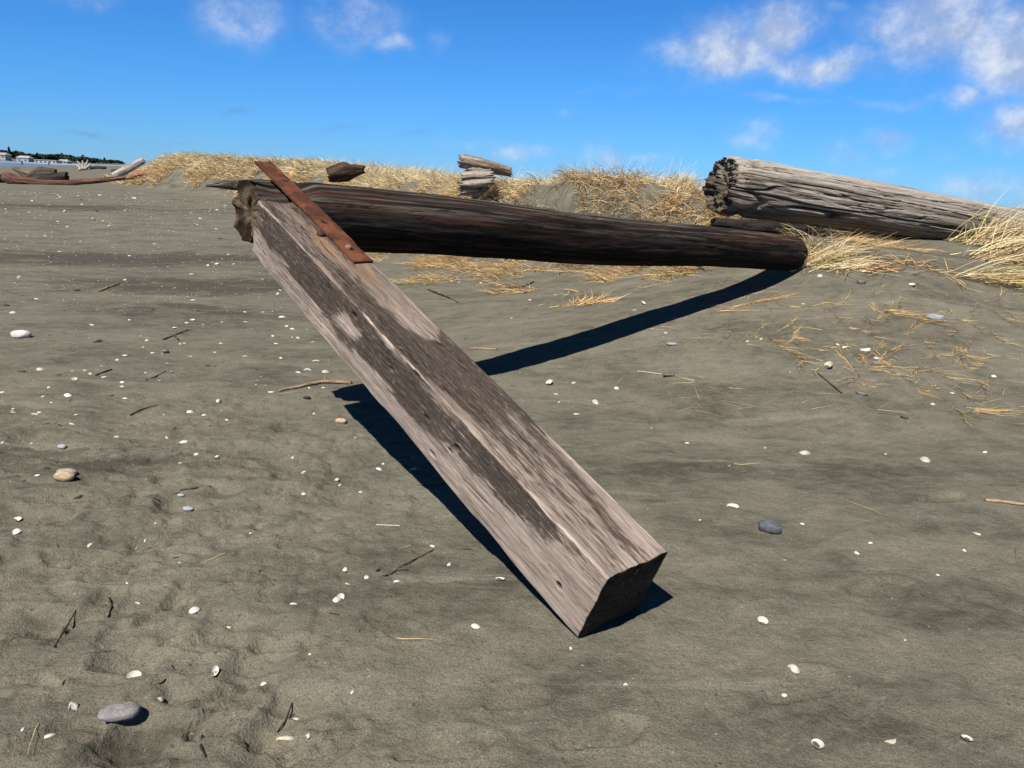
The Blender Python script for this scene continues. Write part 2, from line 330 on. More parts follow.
for (px, py, yaw, s) in ((105, 674, .2, 1), (42, 522, .5, 1), (165, 541, .3, 1), (48, 742, .9, 1), (392, 624, -.3, .9), (245, 728, .5, 1.1), (95, 605, 1.2, .8), (118, 740, .4, .8),
                         (205, 640, .1, 1), (20, 640, .9, 1), (260, 575, .2, .9), (35, 572, .6, 1), (110, 560, .4, 1), (70, 455, .3, 1.1), (150, 470, .5, 1), (140, 425, .3, 1.1), (30, 420, .2, 1), (95, 395, .2, 1.1),
                         (60, 360, .2, 1.2), (220, 425, .4, 1), (190, 500, .3, 1), (10, 475, .5, 1), (118, 505, .6, .9), (445, 745, .3, 1), (600, 735, .2, 1), (800, 690, .3, 1.1), (25, 385, .1, 1), (150, 375, .3, 1),
                         (285, 640, .5, .8), (165, 610, .9, .8), (330, 745, .8, .9), (520, 700, .2, .8), (880, 590, .3, 1.1), (940, 500, .2, 1.1), (720, 470, .2, 1.2), (60, 500, .7, .9), (235, 465, .2, .9)):
    p = at(px, py, True); PRINTS.append((p[0], p[1], yaw + random.uniform(-.3, .3), .14 * s, .052 * s, random.uniform(.010, .019)))

_pr = random.Random(3)
for _ in range(34):
    px, py = _pr.uniform(0, 330), _pr.uniform(340, 740)
    if px > np.interp(py, [340, 640], [250, 480]): continue
    p = at(px, py, True); PRINTS.append((p[0], p[1], _pr.uniform(-.4, 1.2), .13, .05, _pr.uniform(.006, .014)))
def axis(lo, hi, step, a, b, g=1.042):
    mid = list(np.arange(lo, hi + 1e-9, step)); up = [mid[-1]]; s = step
    while up[-1] < b: s *= g; up.append(up[-1] + s)
    dn = [mid[0]]; s = step
    while dn[-1] > a: s *= g; dn.append(dn[-1] - s)
    return np.array(dn[:0:-1] + mid + up[1:])
GX = axis(-2.0, 2.2, .0115, -3000, 3000, 1.048); GY = axis(1.4, 4.6, .0115, -60, 6500, 1.048)
X, Y = np.meshgrid(GX, GY, indexing='ij'); Z = tz(X, Y)
def tzi(x, y):                                                # the ground sheet's own height
    x = np.asarray(x, float); y = np.asarray(y, float)
    i = np.clip(np.searchsorted(GX, x) - 1, 0, len(GX) - 2); j = np.clip(np.searchsorted(GY, y) - 1, 0, len(GY) - 2)
    u = (x - GX[i]) / (GX[i + 1] - GX[i]); v = (y - GY[j]) / (GY[j + 1] - GY[j])
    return Z[i, j] * (1 - u) * (1 - v) + Z[i + 1, j] * u * (1 - v) + Z[i, j + 1] * (1 - u) * v + Z[i + 1, j + 1] * u * v
V = np.stack([X, Y, Z], -1).reshape(-1, 3)
FQ = gridf(len(GX), len(GY))[:, ::-1]
FQ = FQ[:, ::-1] if np.cross(V[FQ[0, 1]] - V[FQ[0, 0]], V[FQ[0, 2]] - V[FQ[0, 0]])[2] < 0 else FQ
xs, ys = V[:, 0], V[:, 1]
def patch(x, y, cx, cy, a, b, yaw):
    u = (x - cx) * math.cos(yaw) + (y - cy) * math.sin(yaw); v = -(x - cx) * math.sin(yaw) + (y - cy) * math.cos(yaw)
    return np.exp(-((u / a) ** 2 + (v / b) ** 2))
damp = np.zeros(len(V))
for (px, py, a, b, yaw, k) in ((120, 258, 2.4, .9, .15, 1.3), (215, 285, 1.6, .7, .2, 1.2), (200, 312, 1.0, .4, .2, .9), (60, 207, 4, 1.5, .0, .8), (30, 450, .5, .13, .3, .55), (150, 462, .5, .15, .3, .55), (330, 565, .4, .12, .5, .25),
                               (600, 430, .8, .3, .4, .35), (700, 470, .9, .25, .3, .4), (560, 560, .4, .14, .7, .3), (850, 700, .4, .15, .4, .4), (760, 720, .3, .14, .5, .4), (120, 745, .35, .08, .9, .5), (230, 690, .4, .1, .6, .4), (950, 620, .4, .15, .3, .35), (880, 470, .6, .2, .2, .35), (520, 690, .4, .12, .4, .3)):
    c = at(px, py, True); q = k * patch(xs, ys, c[0], c[1], a, b, yaw); damp = np.maximum(damp, q)
damp = np.clip(damp * (1 + .9 * fbm(xs * 2.5, ys * 4.5, 0, 3, 40)), 0, 1)
sand_col = np.stack([damp, damp, damp], 1)
m, t, b = mat('dark_sand'); M_SAND = m
tc = t.n('ShaderNodeTexCoord').outputs['Object']; at_ = t.n('ShaderNodeAttribute', attribute_name='Col')
big = t.noise(t.scaled(tc, (.8, 1.25, .5), (0, 0, rad(-38))), 1.3, 6, .62, .4)
mid_ = t.noise(t.scaled(tc, (.85, 1.4, .5), (0, 0, rad(-35))), 7.0, 7, .74, .3)
grain = t.noise(tc, 230, 2, .8); gr2 = t.noise(tc, 120, 3, .75); gr3 = t.noise(tc, 38, 3, .65)
dry = t.m('ADD', t.m('MULTIPLY', big, .5), t.m('MULTIPLY', mid_, .5))
dry = t.maprange(dry, .30, .68)
dry = t.m('SUBTRACT', dry, t.m('MULTIPLY', at_.outputs['Fac'], .7), clamp=True)
base = t.ramp(dry, [(0, (.058, .053, .040)), (.45, (.108, .0985, .074)), (1, (.152, .138, .104))])
k = t.m('ADD', t.m('MULTIPLY', t.m('SUBTRACT', grain, .5), 2.2), t.m('MULTIPLY', t.m('SUBTRACT', gr2, .5), 1.0))
k = t.m('ADD', t.m('ADD', k, t.m('MULTIPLY', t.m('SUBTRACT', gr3, .5), .3)), 1.0); k = t.m('MAXIMUM', k, .35)
wind = t.noise(t.scaled(tc, (.55, 5.5, 1), (0, 0, rad(-32))), 1.0, 6, .68, .5)         # pale wind-dried streaks
base = t.mix(t.m('MULTIPLY', t.maprange(wind, .55, .72), .55), base, (.190, .174, .134))
mm = t.n('ShaderNodeVectorMath', operation='SCALE'); t.l(base, mm.inputs[0]); t.l(k, mm.inputs['Scale'])
# far off, the beach is strewn with fine shell and reads paler
spk = t.n('ShaderNodeTexVoronoi'); spk.inputs['Scale'].default_value = 26; t.l(tc, spk.inputs['Vector'])
sp = t.m('MULTIPLY', t.m('LESS_THAN', spk.outputs['Distance'], .11), t.m('GREATER_THAN', t.noise(tc, 9, 3, .6), .58))
fin = t.mix(t.m('MULTIPLY', sp, .55), mm.outputs[0], (.3, .27, .23))
dsp = t.n('ShaderNodeTexVoronoi'); dsp.inputs['Scale'].default_value = 19; t.l(tc, dsp.inputs['Vector'])
fin = t.mix(t.m('MULTIPLY', t.m('MULTIPLY', t.m('LESS_THAN', dsp.outputs['Distance'], .12), t.m('GREATER_THAN', t.noise(tc, 6, 3, .6), .56)), .6), fin, (.035, .03, .026))
t.l(fin, b.inputs['Base Color']); b.inputs['Roughness'].default_value = .95; b.inputs['Specular IOR Level'].default_value = .1
bp = t.n('ShaderNodeBump'); bp.inputs['Strength'].default_value = .8; bp.inputs['Distance'].default_value = .008
t.l(t.m('ADD', t.m('ADD', t.m('MULTIPLY', grain, .35), t.m('MULTIPLY', gr2, .8)), t.m('MULTIPLY', gr3, 1.6)), bp.inputs['Height']); t.l(bp.outputs[0], b.inputs['Normal'])
link('ground', make_mesh('ground', V, FQ, sand_col, [M_SAND]), kind='structure')

# sea
m, t, b = mat('sea_water'); tc = t.n('ShaderNodeTexCoord').outputs['Object']
sw = t.maprange(t.noise(t.scaled(tc, (.05, .012, 1), (0, 0, rad(28))), 1.0, 4, .6), .52, .66)
t.l(t.mix(sw, (.10, .14, .19), (.62, .66, .7)), b.inputs['Base Color']); b.inputs['Roughness'].default_value = .35
bp = t.n('ShaderNodeBump'); bp.inputs['Strength'].default_value = .6; bp.inputs['Distance'].default_value = .3; t.l(t.noise(tc, .8, 4, .6), bp.inputs['Height']); t.l(bp.outputs[0], b.inputs['Normal'])
link('water', make_mesh('water', [(-7000, -200, -.5), (-60, -200, -.5), (-60, 7000, -.5), (-7000, 7000, -.5)], [(0, 1, 2, 3)], None, [m], False), kind='structure')

# ------------------------------------------------------------------ wood
def frame(d):
    d = np.asarray(d, float); d = d / np.linalg.norm(d); up = np.array([0, 0, 1.0]) if abs(d[2]) < .9 else np.array([0, 1.0, 0])
    s = np.cross(up, d); s /= np.linalg.norm(s); u = np.cross(d, s); return d, s, u
def log_mesh(path, radii, n, m, amp=.02, groove=0.0, gfreq=3.0, jag=.05, seed=0, flat=1.0, capn=8, capdepth=.04, taper_end=False, endrag=.0):
    """a trunk along path (points) with radii; returns V, F, and per-vertex a (length), theta, depth, endness"""
    path = np.asarray(path, float); seg = np.linalg.norm(np.diff(path, axis=0), axis=1); s = np.concatenate([[0], np.cumsum(seg)]); L = s[-1]
    a = np.linspace(0, L, n)
    sm = lambda q: np.interp(a, s, q)
    C = np.stack([sm(path[:, k]) for k in range(3)], 1)
    if len(path) > 2:
        kk = max(3, n // (len(path) * 2)) | 1; pad = kk // 2
        for k in range(3): C[:, k] = np.convolve(np.pad(C[:, k], pad, mode='reflect', reflect_type='odd'), np.ones(kk) / kk, 'valid')
    r = np.interp(a, s, radii)
    th = np.linspace(0, 2 * np.pi, m, endpoint=False)
    T = np.gradient(C, axis=0); T /= np.linalg.norm(T, axis=1)[:, None]
    d, S0, U0 = frame(path[-1] - path[0])
    S = S0 - T * (T @ S0)[:, None]; S /= np.linalg.norm(S, axis=1)[:, None]; U = np.cross(T, S)
    A_, TH = np.meshgrid(a, th, indexing='ij'); cx, cy = np.cos(TH), np.sin(TH)
    R_ = r[:, None] * np.ones_like(TH); base = R_.mean()
    big = fbm(A_ * .9 / base * .25, cx * 1.1 + seed, cy * 1.1, 3, seed)
    fine = fbm(A_ * 2.2 / base * .25, cx * 6, cy * 6, 3, seed + 3)
    dep = np.zeros_like(TH)
    if groove:
        tw = .25 * fbm(A_ * .5, cx, cy, 2, seed + 9)
        for q, (fr, kq) in enumerate(((gfreq, 1.0), (gfreq * 2.3, .5))):
            nn = vn(A_ * .28 * (1 + q) / (base * 2.4), (cx + tw) * fr, (cy + tw) * fr, seed + 20 + q)
            dep = dep + kq * np.clip(1 - np.abs(nn) * 6.5, 0, 1) ** 1.2 * sst(vn(A_ * .5 / base * .3, cx * 2, cy * 2, seed + 30 + q), -.5, .5)
    R2 = R_ * (1 + amp * (big * 2.2 + fine * .8)) - groove * dep
    jag0 = jag * fbm(cx * 4, cy * 4, 7, 3, seed + 50) * 2
    rim = sst(A_, .0, base * .5)
    R2 = R2 * (.9 + .1 * rim)
    off = (jag0 * sst(A_, base * 2.0, 0)) + (-jag * 2 * fbm(cx * 4, cy * 4, 17, 3, seed + 60) * sst(A_, L - base * 2, L))
    P = C[:, None, :] + S[:, None, :] * (R2 * cx * flat)[..., None] + U[:, None, :] * (R2 * cy)[..., None] + T[:, None, :] * off[..., None]
    V = [P.reshape(-1, 3)]; Fs = [gridf(n, m, True)]
    meta = [np.stack([A_.ravel(), TH.ravel(), dep.ravel(), np.zeros(n * m)], 1)]
    o = n * m
    for end, (ci, sgn) in enumerate(((0, -1), (n - 1, 1))):
        ring = P[ci]; cen = ring.mean(0); prev = ci * m + np.arange(m)
        for q in range(1, capn + 1):
            f = 1 - q / (capn + .25)
            rr = cen + (ring - cen) * f
            rr = rr + T[ci] * sgn * (-capdepth * (1 - f) * .5 + endrag * fbm(np.cos(th) * f * 5, np.sin(th) * f * 5, seed, 3, seed + 70 + end))[:, None]
            V.append(rr); idx = o + np.arange(m); o += m
            a2 = np.stack([prev, np.roll(prev, -1), np.roll(idx, -1), idx], 1)
            Fs.append(a2[:, ::-1] if sgn < 0 else a2); prev = idx
            meta.append(np.stack([np.full(m, a[ci]), th, np.zeros(m), np.full(m, 1.0 + end)], 1))
        # last small ring is closed by quads across
        h = m // 2; q4 = np.array([(prev[i], prev[i + 1], prev[m - 2 - i], prev[m - 1 - i]) for i in range(h - 1)])
        Fs.append(q4[:, ::-1] if sgn < 0 else q4)
    V = np.concatenate(V); Fs = np.concatenate(Fs); meta = np.concatenate(meta)
    # make the faces look outwards
    f0 = Fs[len(th) * (n // 2)]; nn = np.cross(V[f0[1]] - V[f0[0]], V[f0[2]] - V[f0[0]])
    if nn @ (V[f0[0]] - C[n // 2]) < 0: Fs = Fs[:, ::-1]
    return V, Fs, meta
def rot_to(P0, P1):
    d, s, u = frame(np.asarray(P1) - np.asarray(P0)); M = Matrix.Identity(4)
    for i in range(3): M[i][0], M[i][1], M[i][2], M[i][3] = d[i], s[i], u[i], P0[i]
    return M
def wood_colour(meta, c0, c1, seed=0, fl=1.2, fa=5.0):
    a, th = meta[:, 0], meta[:, 1]
    k = sst(fbm(a * fl, np.cos(th) * fa, np.sin(th) * fa, 4, seed), -.45, .45)
    return mixc(np.broadcast_to(np.array(c0, float), (len(a), 3)).copy(), c1, k)

# ---- the squared timber, propped on its log
A0 = np.array([.33771, 2.23900, .28972]); AX = np.array([-.616309, .691401, .377000]); WY = np.array([.747145, .664657, .002460]); UZ = np.array([.248875, -.283189, .926210])
TS, TL = .3126, 2.828
n, k = 800, 84
prof = []
for (p, q) in (((0, 0), (0, -1)), ((0, -1), (-1, -1)), ((-1, -1), (-1, 0)), ((-1, 0), (0, 0))):    # (y, z): top, right, bottom, left
    for i in range(k): prof.append((p[0] + (q[0] - p[0]) * i / k, p[1] + (q[1] - p[1]) * i / k))
prof = []
def side(p0, p1):
    for i in range(k): prof.append((p0[0] + (p1[0] - p0[0]) * i / k, p0[1] + (p1[1] - p0[1]) * i / k))
side((0, 0), (-1, 0)); side((-1, 0), (-1, -1)); side((-1, -1), (0, -1)); side((0, -1), (0, 0))
prof = np.array(prof); mP = len(prof)
a = np.linspace(0, TL, n); AA, IJ = np.meshgrid(a, np.arange(mP), indexing='ij'); yy = prof[IJ, 0] * TS; zz = prof[IJ, 1] * TS
face = (IJ // k)                                              # 0 top 1 right 2 bottom 3 left
cy_, cz_ = yy + TS / 2, zz + TS / 2
# rounded arrises
qx = np.abs(cy_) - (TS / 2 - .013); qz = np.abs(cz_) - (TS / 2 - .013)
cor = (qx > 0) & (qz > 0); ln = np.sqrt(np.maximum(qx, 1e-9) ** 2 + np.maximum(qz, 1e-9) ** 2)
chip = .013 + 0 * AA
cy2 = np.where(cor, np.sign(cy_) * (TS / 2 - .013 + qx / ln * np.minimum(ln, .013)), cy_); cz2 = np.where(cor, np.sign(cz_) * (TS / 2 - .013 + qz / ln * np.minimum(ln, .013)), cz_)
grainN = fbm(AA * 1.3, yy * 42, zz * 42, 3, 101); wide = fbm(AA * .8, yy * 7, zz * 7, 3, 105)
crack = np.clip(1 - np.abs(vn(AA * .9, yy * 26 + .5 * wide, zz * 26, 111)) * 9, 0, 1) * sst(vn(AA * 1.4, yy * 8, zz * 8, 112), .05, .5)
edge = np.exp(-(np.minimum(np.abs(cy_ - TS / 2), 9) + np.abs(cz_ - TS / 2)) / .03)     # top-left arris
low = np.exp(-((cy_ - TS / 2) ** 2 + (cz_ + TS / 2) ** 2) / .03 ** 2)
topr = np.exp(-((cy_ + TS / 2) ** 2 + (cz_ - TS / 2) ** 2) / .035 ** 2)
ins = .0016 * grainN + .004 * wide - .0065 * crack
ins = ins - .02 * edge * np.clip(fbm(AA * 4.0, 0, 0, 4, 120) + .12, 0, 1) - .009 * low * np.clip(fbm(AA * 4, 3, 0, 3, 121) + .05, 0, 1) - .007 * topr * (.3 + np.clip(fbm(AA * 2.5, 5, 0, 3, 122), 0, 1)) * sst(AA, .6, 1.6)
farE = sst(AA, TL - .22, TL); ins = ins - farE * (.012 + .02 * np.clip(fbm(yy * 12, zz * 12, 1, 3, 123), 0, 1))
# worm and nail holes on the left face
HOLES = [(1.182, -.012, .012, .02), (1.047, -.138, .008, .018), (.951, -.255, .008, .022), (.826, -.123, .011, .02), (.152, -.198, .011, .013), (1.705, -.05, .012, .022), (.86, -.16, .006, .014), (1.35, -.1, .006, .015)]
hole = np.zeros_like(AA)
for (ha, hz, hr, hl) in HOLES: hole = np.maximum(hole, np.where(face == 3, np.exp(-(((AA - ha) / hl) ** 2 + ((zz - hz) / hr) ** 2) ** 2), 0))
nl = np.sqrt(cy2 ** 2 + cz2 ** 2); sc = 1 + ins / np.maximum(nl, .1)
Y2, Z2 = cy2 * sc, cz2 * sc; Y2 = Y2 - .022 * hole
aoff = .0035 * fbm(yy * 20, zz * 20, 3, 3, 130) * sst(AA, .1, 0) + .035 * fbm(yy * 10, zz * 10, 9, 3, 131) * sst(AA, TL - .15, TL)
P = np.stack([AA + aoff, Y2 - TS / 2, Z2 - TS / 2], -1)
Vb = [P.reshape(-1, 3)]; Fb = [gridf(n, mP, True)]; o = n * mP
capinfo = []
for ci, sgn in ((0, -1), (n - 1, 1)):
    ring = P[ci]; cen = ring.mean(0); prev = ci * mP + np.arange(mP)
    for q in range(1, 27):
        f = 1 - q / 26.2; rr = cen + (ring - cen) * f
        rr[:, 0] += sgn * (.010 * fbm(rr[:, 1] * 25, rr[:, 2] * 25, 5, 4, 140) * min(1, q / 3) - .004 * np.clip(1 - np.abs(vn(rr[:, 1] * 14, rr[:, 2] * 14, 0, 141)) * 7, 0, 1))
        Vb.append(rr); idx = o + np.arange(mP); o += mP; a2 = np.stack([prev, np.roll(prev, -1), np.roll(idx, -1), idx], 1)
        Fb.append(a2[:, ::-1] if sgn < 0 else a2); prev = idx
    q4 = np.array([(prev[i], prev[i + 1], prev[mP - 2 - i], prev[mP - 1 - i]) for i in range(mP // 2 - 1)]); Fb.append(q4[:, ::-1] if sgn < 0 else q4)
Vb = np.concatenate(Vb); Fb = np.concatenate(Fb)
f0 = Fb[mP * 300 + 30]; nn = np.cross(Vb[f0[1]] - Vb[f0[0]], Vb[f0[2]] - Vb[f0[0]])
if nn[2] < 0: Fb = Fb[:, ::-1]
# paint: bleached pinkish grey, dark weather stain along the arris, rust wash by the strap
bleach = np.array([.385, .308, .252]); pale = np.array([.54, .44, .365]); stain = np.array([.04, .031, .025]); midb = np.array([.15, .117, .098])
s1 = 1.9 * fbm(AA * 2.4, yy * 30, zz * 30, 5, 150, .6); s2 = 1.9 * fbm(AA * 6.0, yy * 85, zz * 85, 3, 151, .6); s3 = 1.7 * fbm(AA * 3.0, yy * 9, zz * 9, 4, 152)
def prof_at(tab):
    tab = np.array(sorted(tab)); return [np.interp(AA, tab[:, 0], tab[:, i]) for i in range(1, tab.shape[1])]
vl = -zz / TS; wl = -yy / TS                                   # 0 at the arris on both faces
lo, hi, st = prof_at([(0, .1, .12, 0), (.12, .06, .2, .3), (.3, .04, .36, .68), (.5, .05, .42, .74), (.66, .06, .42, .7), (.8, .08, .5, .55), (1.0, .08, .6, .55), (1.2, .05, .62, .62), (1.4, .04, .62, .85), (1.6, .03, .64, 1.0), (1.9, .04, .66, 1.05), (2.2, .05, .6, 1.0), (2.5, .06, .55, .95), (2.77, .06, .5, .8)])
wob = .10 * s1 + .08 * s3
mL = st * sst(vl + .5 * wob, lo - .16, lo - .03) * sst(vl + .6 * wob, hi + .18, hi - .14) * np.clip(.85 + 1.1 * fbm(AA * 3.4, yy * 8, zz * 8, 3, 155), .25, 1.15) + .10 + .12 * s3
cl = bleach * (1 + .16 * s3)[..., None]; cl = cl + (pale - cl) * (sst(s1, .1, .9) * .5)[..., None]
# top face: (along, from, to, amount)
lo, hi, st = prof_at([(0, .3, .8, .12), (.08, .3, .75, .3), (.3, .28, .8, .46), (.55, .3, .85, .5), (.75, .25, 1.1, .5), (.9, .2, 1.2, .66), (1.05, .12, 1.2, .8), (1.28, .08, 1.2, .85), (1.40, .04, .62, .85), (1.5, .02, .48, .85), (1.7, .02, .4, .75), (1.9, .03, .45, .55), (2.1, .05, .8, .46), (2.77, .05, .9, .5)])
mT = st * sst(wl + .5 * wob, lo - .14, lo + .03) * sst(wl + .6 * wob, hi + .14, hi - .12)
dk = sst(AA + .30 * (1 - wl) + .05 * s1 + .05 * s3, 1.50, 1.43) * sst(AA - .25 * s1, .82, 1.15) * sst(wl + .1 * s1, .16, .34)     # dark weathered run, ending abruptly up the timber
mT = np.maximum(.98 * mT, .76 * dk) + .12 + .16 * s3
ct = (bleach * .85) * (1 + .18 * s3)[..., None]; ct = ct + (pale - ct) * (sst(s1, .1, .9) * .45)[..., None]
ct = ct + (midb * 1.1 - ct) * np.clip(sst(AA, 1.3, 2.0) * .6 + .25 * s1, 0, .8)[..., None]
rw = np.exp(-(((AA - 2.28) / .2) ** 2 + ((yy + .135) / .03) ** 2)) * (.75 + .6 * s1) + .5 * np.exp(-(((AA - 2.0) / .12) ** 2 + ((yy + .2) / .05) ** 2))
ct = ct + (np.array([.36, .17, .05]) - ct) * np.clip(rw * .8, 0, .8)[..., None]
ct = ct + (pale - ct) * (sst(wl + .05 * s1, .9, .985) * sst(AA, 1.0, .3) * .7)[..., None]
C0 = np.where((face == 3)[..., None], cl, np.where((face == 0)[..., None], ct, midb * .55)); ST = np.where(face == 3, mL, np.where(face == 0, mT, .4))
ar = np.exp(-((cy_ - TS / 2) ** 2 + (cz_ - TS / 2) ** 2) / (.006 + .004 * s1.clip(-.6, 1)) ** 2) * sst(s3 + .5 * s1 + .2, -.2, .6)   # worn pale arris
C0 = C0 + (pale * 1.05 - C0) * (ar * .9)[..., None]; ST = ST * (1 - .75 * ar) + hole - .6 * np.clip(rw, 0, 1) * (face == 0)
C0 = C0 + (np.array([.03, .022, .017]) - C0) * np.clip(hole * 1.1, 0, 1)[..., None]
cy0, cz0 = Vb[n * mP:, 1] + .17, Vb[n * mP:, 2] + .19; ring_ = np.sin(np.hypot(cy0, cz0) * 420 + 3 * fbm(cy0 * 9, cz0 * 9, 0, 3, 161)); split_ = np.clip(1 - np.abs(vn(np.arctan2(cy0, cz0) * 3.2, np.hypot(cy0, cz0) * 3, 0, 162)) * 9, 0, 1)
capc = np.array([.10, .068, .044]) * (1 + .6 * fbm(Vb[n * mP:, 1] * 18, Vb[n * mP:, 2] * 18, 0, 3, 160) + .22 * ring_ - .7 * split_)[:, None] * .6
Cb = np.concatenate([C0.reshape(-1, 3), capc]); STb = np.concatenate([ST.ravel(), np.full(len(capc), .5)])
MB = Matrix.Identity(4)
for i in range(3): MB[i][0], MB[i][1], MB[i][2], MB[i][3] = AX[i], -WY[i], UZ[i], A0[i]
timber = link('squared_timber', None, None, 'weathered squared timber with dark streaks and a rusty strap, rising to a black log', 'timber beam', M=MB)
bpy.context.view_layer.update()
link('beam', make_mesh('beam', Vb, Fb, Cb, [M_TIMBER], stain=STb), timber)
def box_grid(x0, x1, y0, y1, z0, z1, nx, ny, nz):
    """closed box from dense grids (V, F)"""
    Vs, Fs, o = [], [], 0
    def add(p, n1, n2, fl):
        nonlocal o
        Vs.append(p.reshape(-1, 3)); g = gridf(n1, n2) + o; Fs.append(g[:, ::-1] if fl else g); o += n1 * n2
    xs_, ys_, zs_ = np.linspace(x0, x1, nx), np.linspace(y0, y1, ny), np.linspace(z0, z1, nz)
    for z, fl in ((z1, False), (z0, True)):
        a_, b_ = np.meshgrid(xs_, ys_, indexing='ij'); add(np.stack([a_, b_, a_ * 0 + z], -1), nx, ny, fl)
    for y, fl in ((y0, False), (y1, True)):
        a_, b_ = np.meshgrid(xs_, zs_, indexing='ij'); add(np.stack([a_, a_ * 0 + y, b_], -1), nx, nz, fl)
    for x, fl in ((x1, False), (x0, True)):
        a_, b_ = np.meshgrid(ys_, zs_, indexing='ij'); add(np.stack([a_ * 0 + x, a_, b_], -1), ny, nz, fl)
    return np.concatenate(Vs), np.concatenate(Fs)
# strap
V, Fq = box_grid(2.09, 3.325, -.296, -.190, .0015, .0135, 170, 16, 4)
ragged = .004 * vn(V[:, 0] * 22, V[:, 1] * 3, 0, 170) + .002 * vn(V[:, 0] * 70, 0, 0, 171)
edge_ = sst(np.abs(V[:, 1] + .243), .03, .05); V[:, 1] += ragged * edge_; V[:, 2] += .0014 * fbm(V[:, 0] * 18, V[:, 1] * 25, 0, 3, 172) * (V[:, 2] > .006)
V[:, 2] += .004 * np.sin(V[:, 0] * 3.0)
dent = np.zeros(len(V))
for (ha, hy) in ((3.052, -.262), (2.52, -.245), (2.225, -.245)): dent = np.maximum(dent, sst(np.hypot(V[:, 0] - ha, V[:, 1] - hy), .022, .014))
V[:, 2] -= .009 * dent * (V[:, 2] > .006)
rc = mixc(np.tile(np.array([.085, .030, .017]), (len(V), 1)), (.17, .058, .026), sst(fbm(V[:, 0] * 14, V[:, 1] * 20, 0, 4, 173), -.2, .5)); rc = mixc(rc, (.045, .02, .012), sst(fbm(V[:, 0] * 9 + 5, V[:, 1] * 9, 0, 4, 174), .1, .5) * .7); rc = mixc(rc, (.02, .012, .01), dent)
strap = link('iron_strap', make_mesh('iron_strap', V, Fq, rc, [M_RUST]), timber, label='rusty flat iron strap with bolt holes')
def head(r, hgt, seed, hexa=False):
    Vs, nseg = [], 14
    for q, (f, z) in enumerate(((1.0, -.004), (1.0, hgt * .6), (.8, hgt), (.3, hgt * 1.08))):
        th = np.linspace(0, 2 * np.pi, nseg, endpoint=False); rr = r * f * (1 + .1 * vn(np.cos(th) * 2, np.sin(th) * 2, q, seed)); Vs.append(np.stack([rr * np.cos(th), rr * np.sin(th), np.full(nseg, z)], 1))
    V = np.concatenate(Vs); Fs = [tuple(f) for f in gridf(4, nseg, True)] + [tuple(range(3 * nseg, 4 * nseg))]; return V, Fs
V, Fs = head(.017, .012, 3); bl = link('bolt', make_mesh('bolt', V + np.array([2.232, -.232, .014]), Fs, np.tile(np.array([.3, .17, .11]), (len(V), 1)), [M_RUST]), strap)
V, Fs = head(.022, .018, 5); link('bolt', make_mesh('bolt', V + np.array([2.40, -.165, .0]), Fs, np.tile(np.array([.07, .03, .02]), (len(V), 1)), [M_RUST]), timber)

# ---- the round black log carried by the timber
PL0 = np.array([-1.5286, 4.4085, 1.2756]); PL1 = np.array([2.8969, 8.2, .9428]); dL = (PL1 - PL0) / np.linalg.norm(PL1 - PL0); PL1 = PL1 - dL * .07; PL1[2] -= .02; LL = np.linalg.norm(PL1 - PL0)
V, Fq, meta = log_mesh([(0, 0, 0), (LL * .22, .012, .008), (LL * .5, -.02, -.015), (LL * .76, .015, .006), (LL, 0, 0)], [.197, .194, .187, .183, .178], 520, 150, amp=.026, groove=.007, gfreq=6, jag=.012, seed=201, capn=22, capdepth=.03, endrag=.0)
a, th, dep, cap = meta.T
knob = sst(a, .42, .05) * (cap < 2)
rr = np.hypot(V[:, 1], V[:, 2]); ang = np.arctan2(V[:, 2], V[:, 1])
rag = fbm(a * 2.5, np.cos(ang) * 2.2, np.sin(ang) * 2.2, 3, 210)
scl = 1 + knob * (.09 * vn(a * 2, np.cos(ang) * 1.3, np.sin(ang) * 1.3, 210) + .02 * rag)
V[:, 1] *= scl; V[:, 2] *= scl
# end of the log: split down the middle, broken back
isend = cap == 1
split = np.exp(-((V[:, 1] + .02 + .03 * vn(V[:, 2] * 9, 1, 0, 212)) / .016) ** 2) * isend
V[:, 0] += isend * (.014 * fbm(V[:, 1] * 30, V[:, 2] * 5, 3, 3, 213) + .012 * fbm(V[:, 1] * 8, V[:, 2] * 8, 9, 2, 215)) + .16 * split
V[:, 0] += sst(V[:, 2], .06, .2) * knob * .07 * fbm(V[:, 1] * 22, V[:, 2] * 9, 1, 3, 214)
c = wood_colour(meta, (.017, .013, .011), (.045, .035, .028), 220, 1.2, 9)
c = mixc(c, (.075, .03, .02), sst(fbm(a * 1.5 + 9, np.cos(th) * 3, np.sin(th) * 3, 4, 222), .05, .5) * .55)
streak = sst(fbm(a * .8, np.cos(th) * 16, np.sin(th) * 16, 3, 223), .12, .5); c = mixc(c, (.17, .145, .12), streak * .8 * sst(np.sin(ang), .1, .7))
pol = fbm(V[:, 1] * 6, V[:, 2] * 6, 1, 4, 224)
ec = mixc(np.tile(np.array([.14, .10, .066]), (len(V), 1)), (.035, .024, .017), sst(pol, -.05, .35)); ec = mixc(ec, (.32, .11, .045), sst(fbm(V[:, 1] * 9 + 3, V[:, 2] * 7, 2, 3, 225), .1, .4) * sst(V[:, 2], -.06, .08) * .8); ec = mixc(ec, (.02, .015, .012), sst(V[:, 2] + .05 * pol, .07, .13) * .95); ec = mixc(ec, (.012, .009, .008), split)
c = np.where((cap == 1)[:, None], ec, c); stn = np.where(cap == 1, np.clip(.1 + .8 * split, 0, 1), np.clip(.42 - .25 * sst(np.sin(ang), .2, .8) + .3 * fbm(a * 1.1, np.cos(th) * 3, np.sin(th) * 3, 2, 229), 0, 1))
ML = rot_to(PL0, PL1)
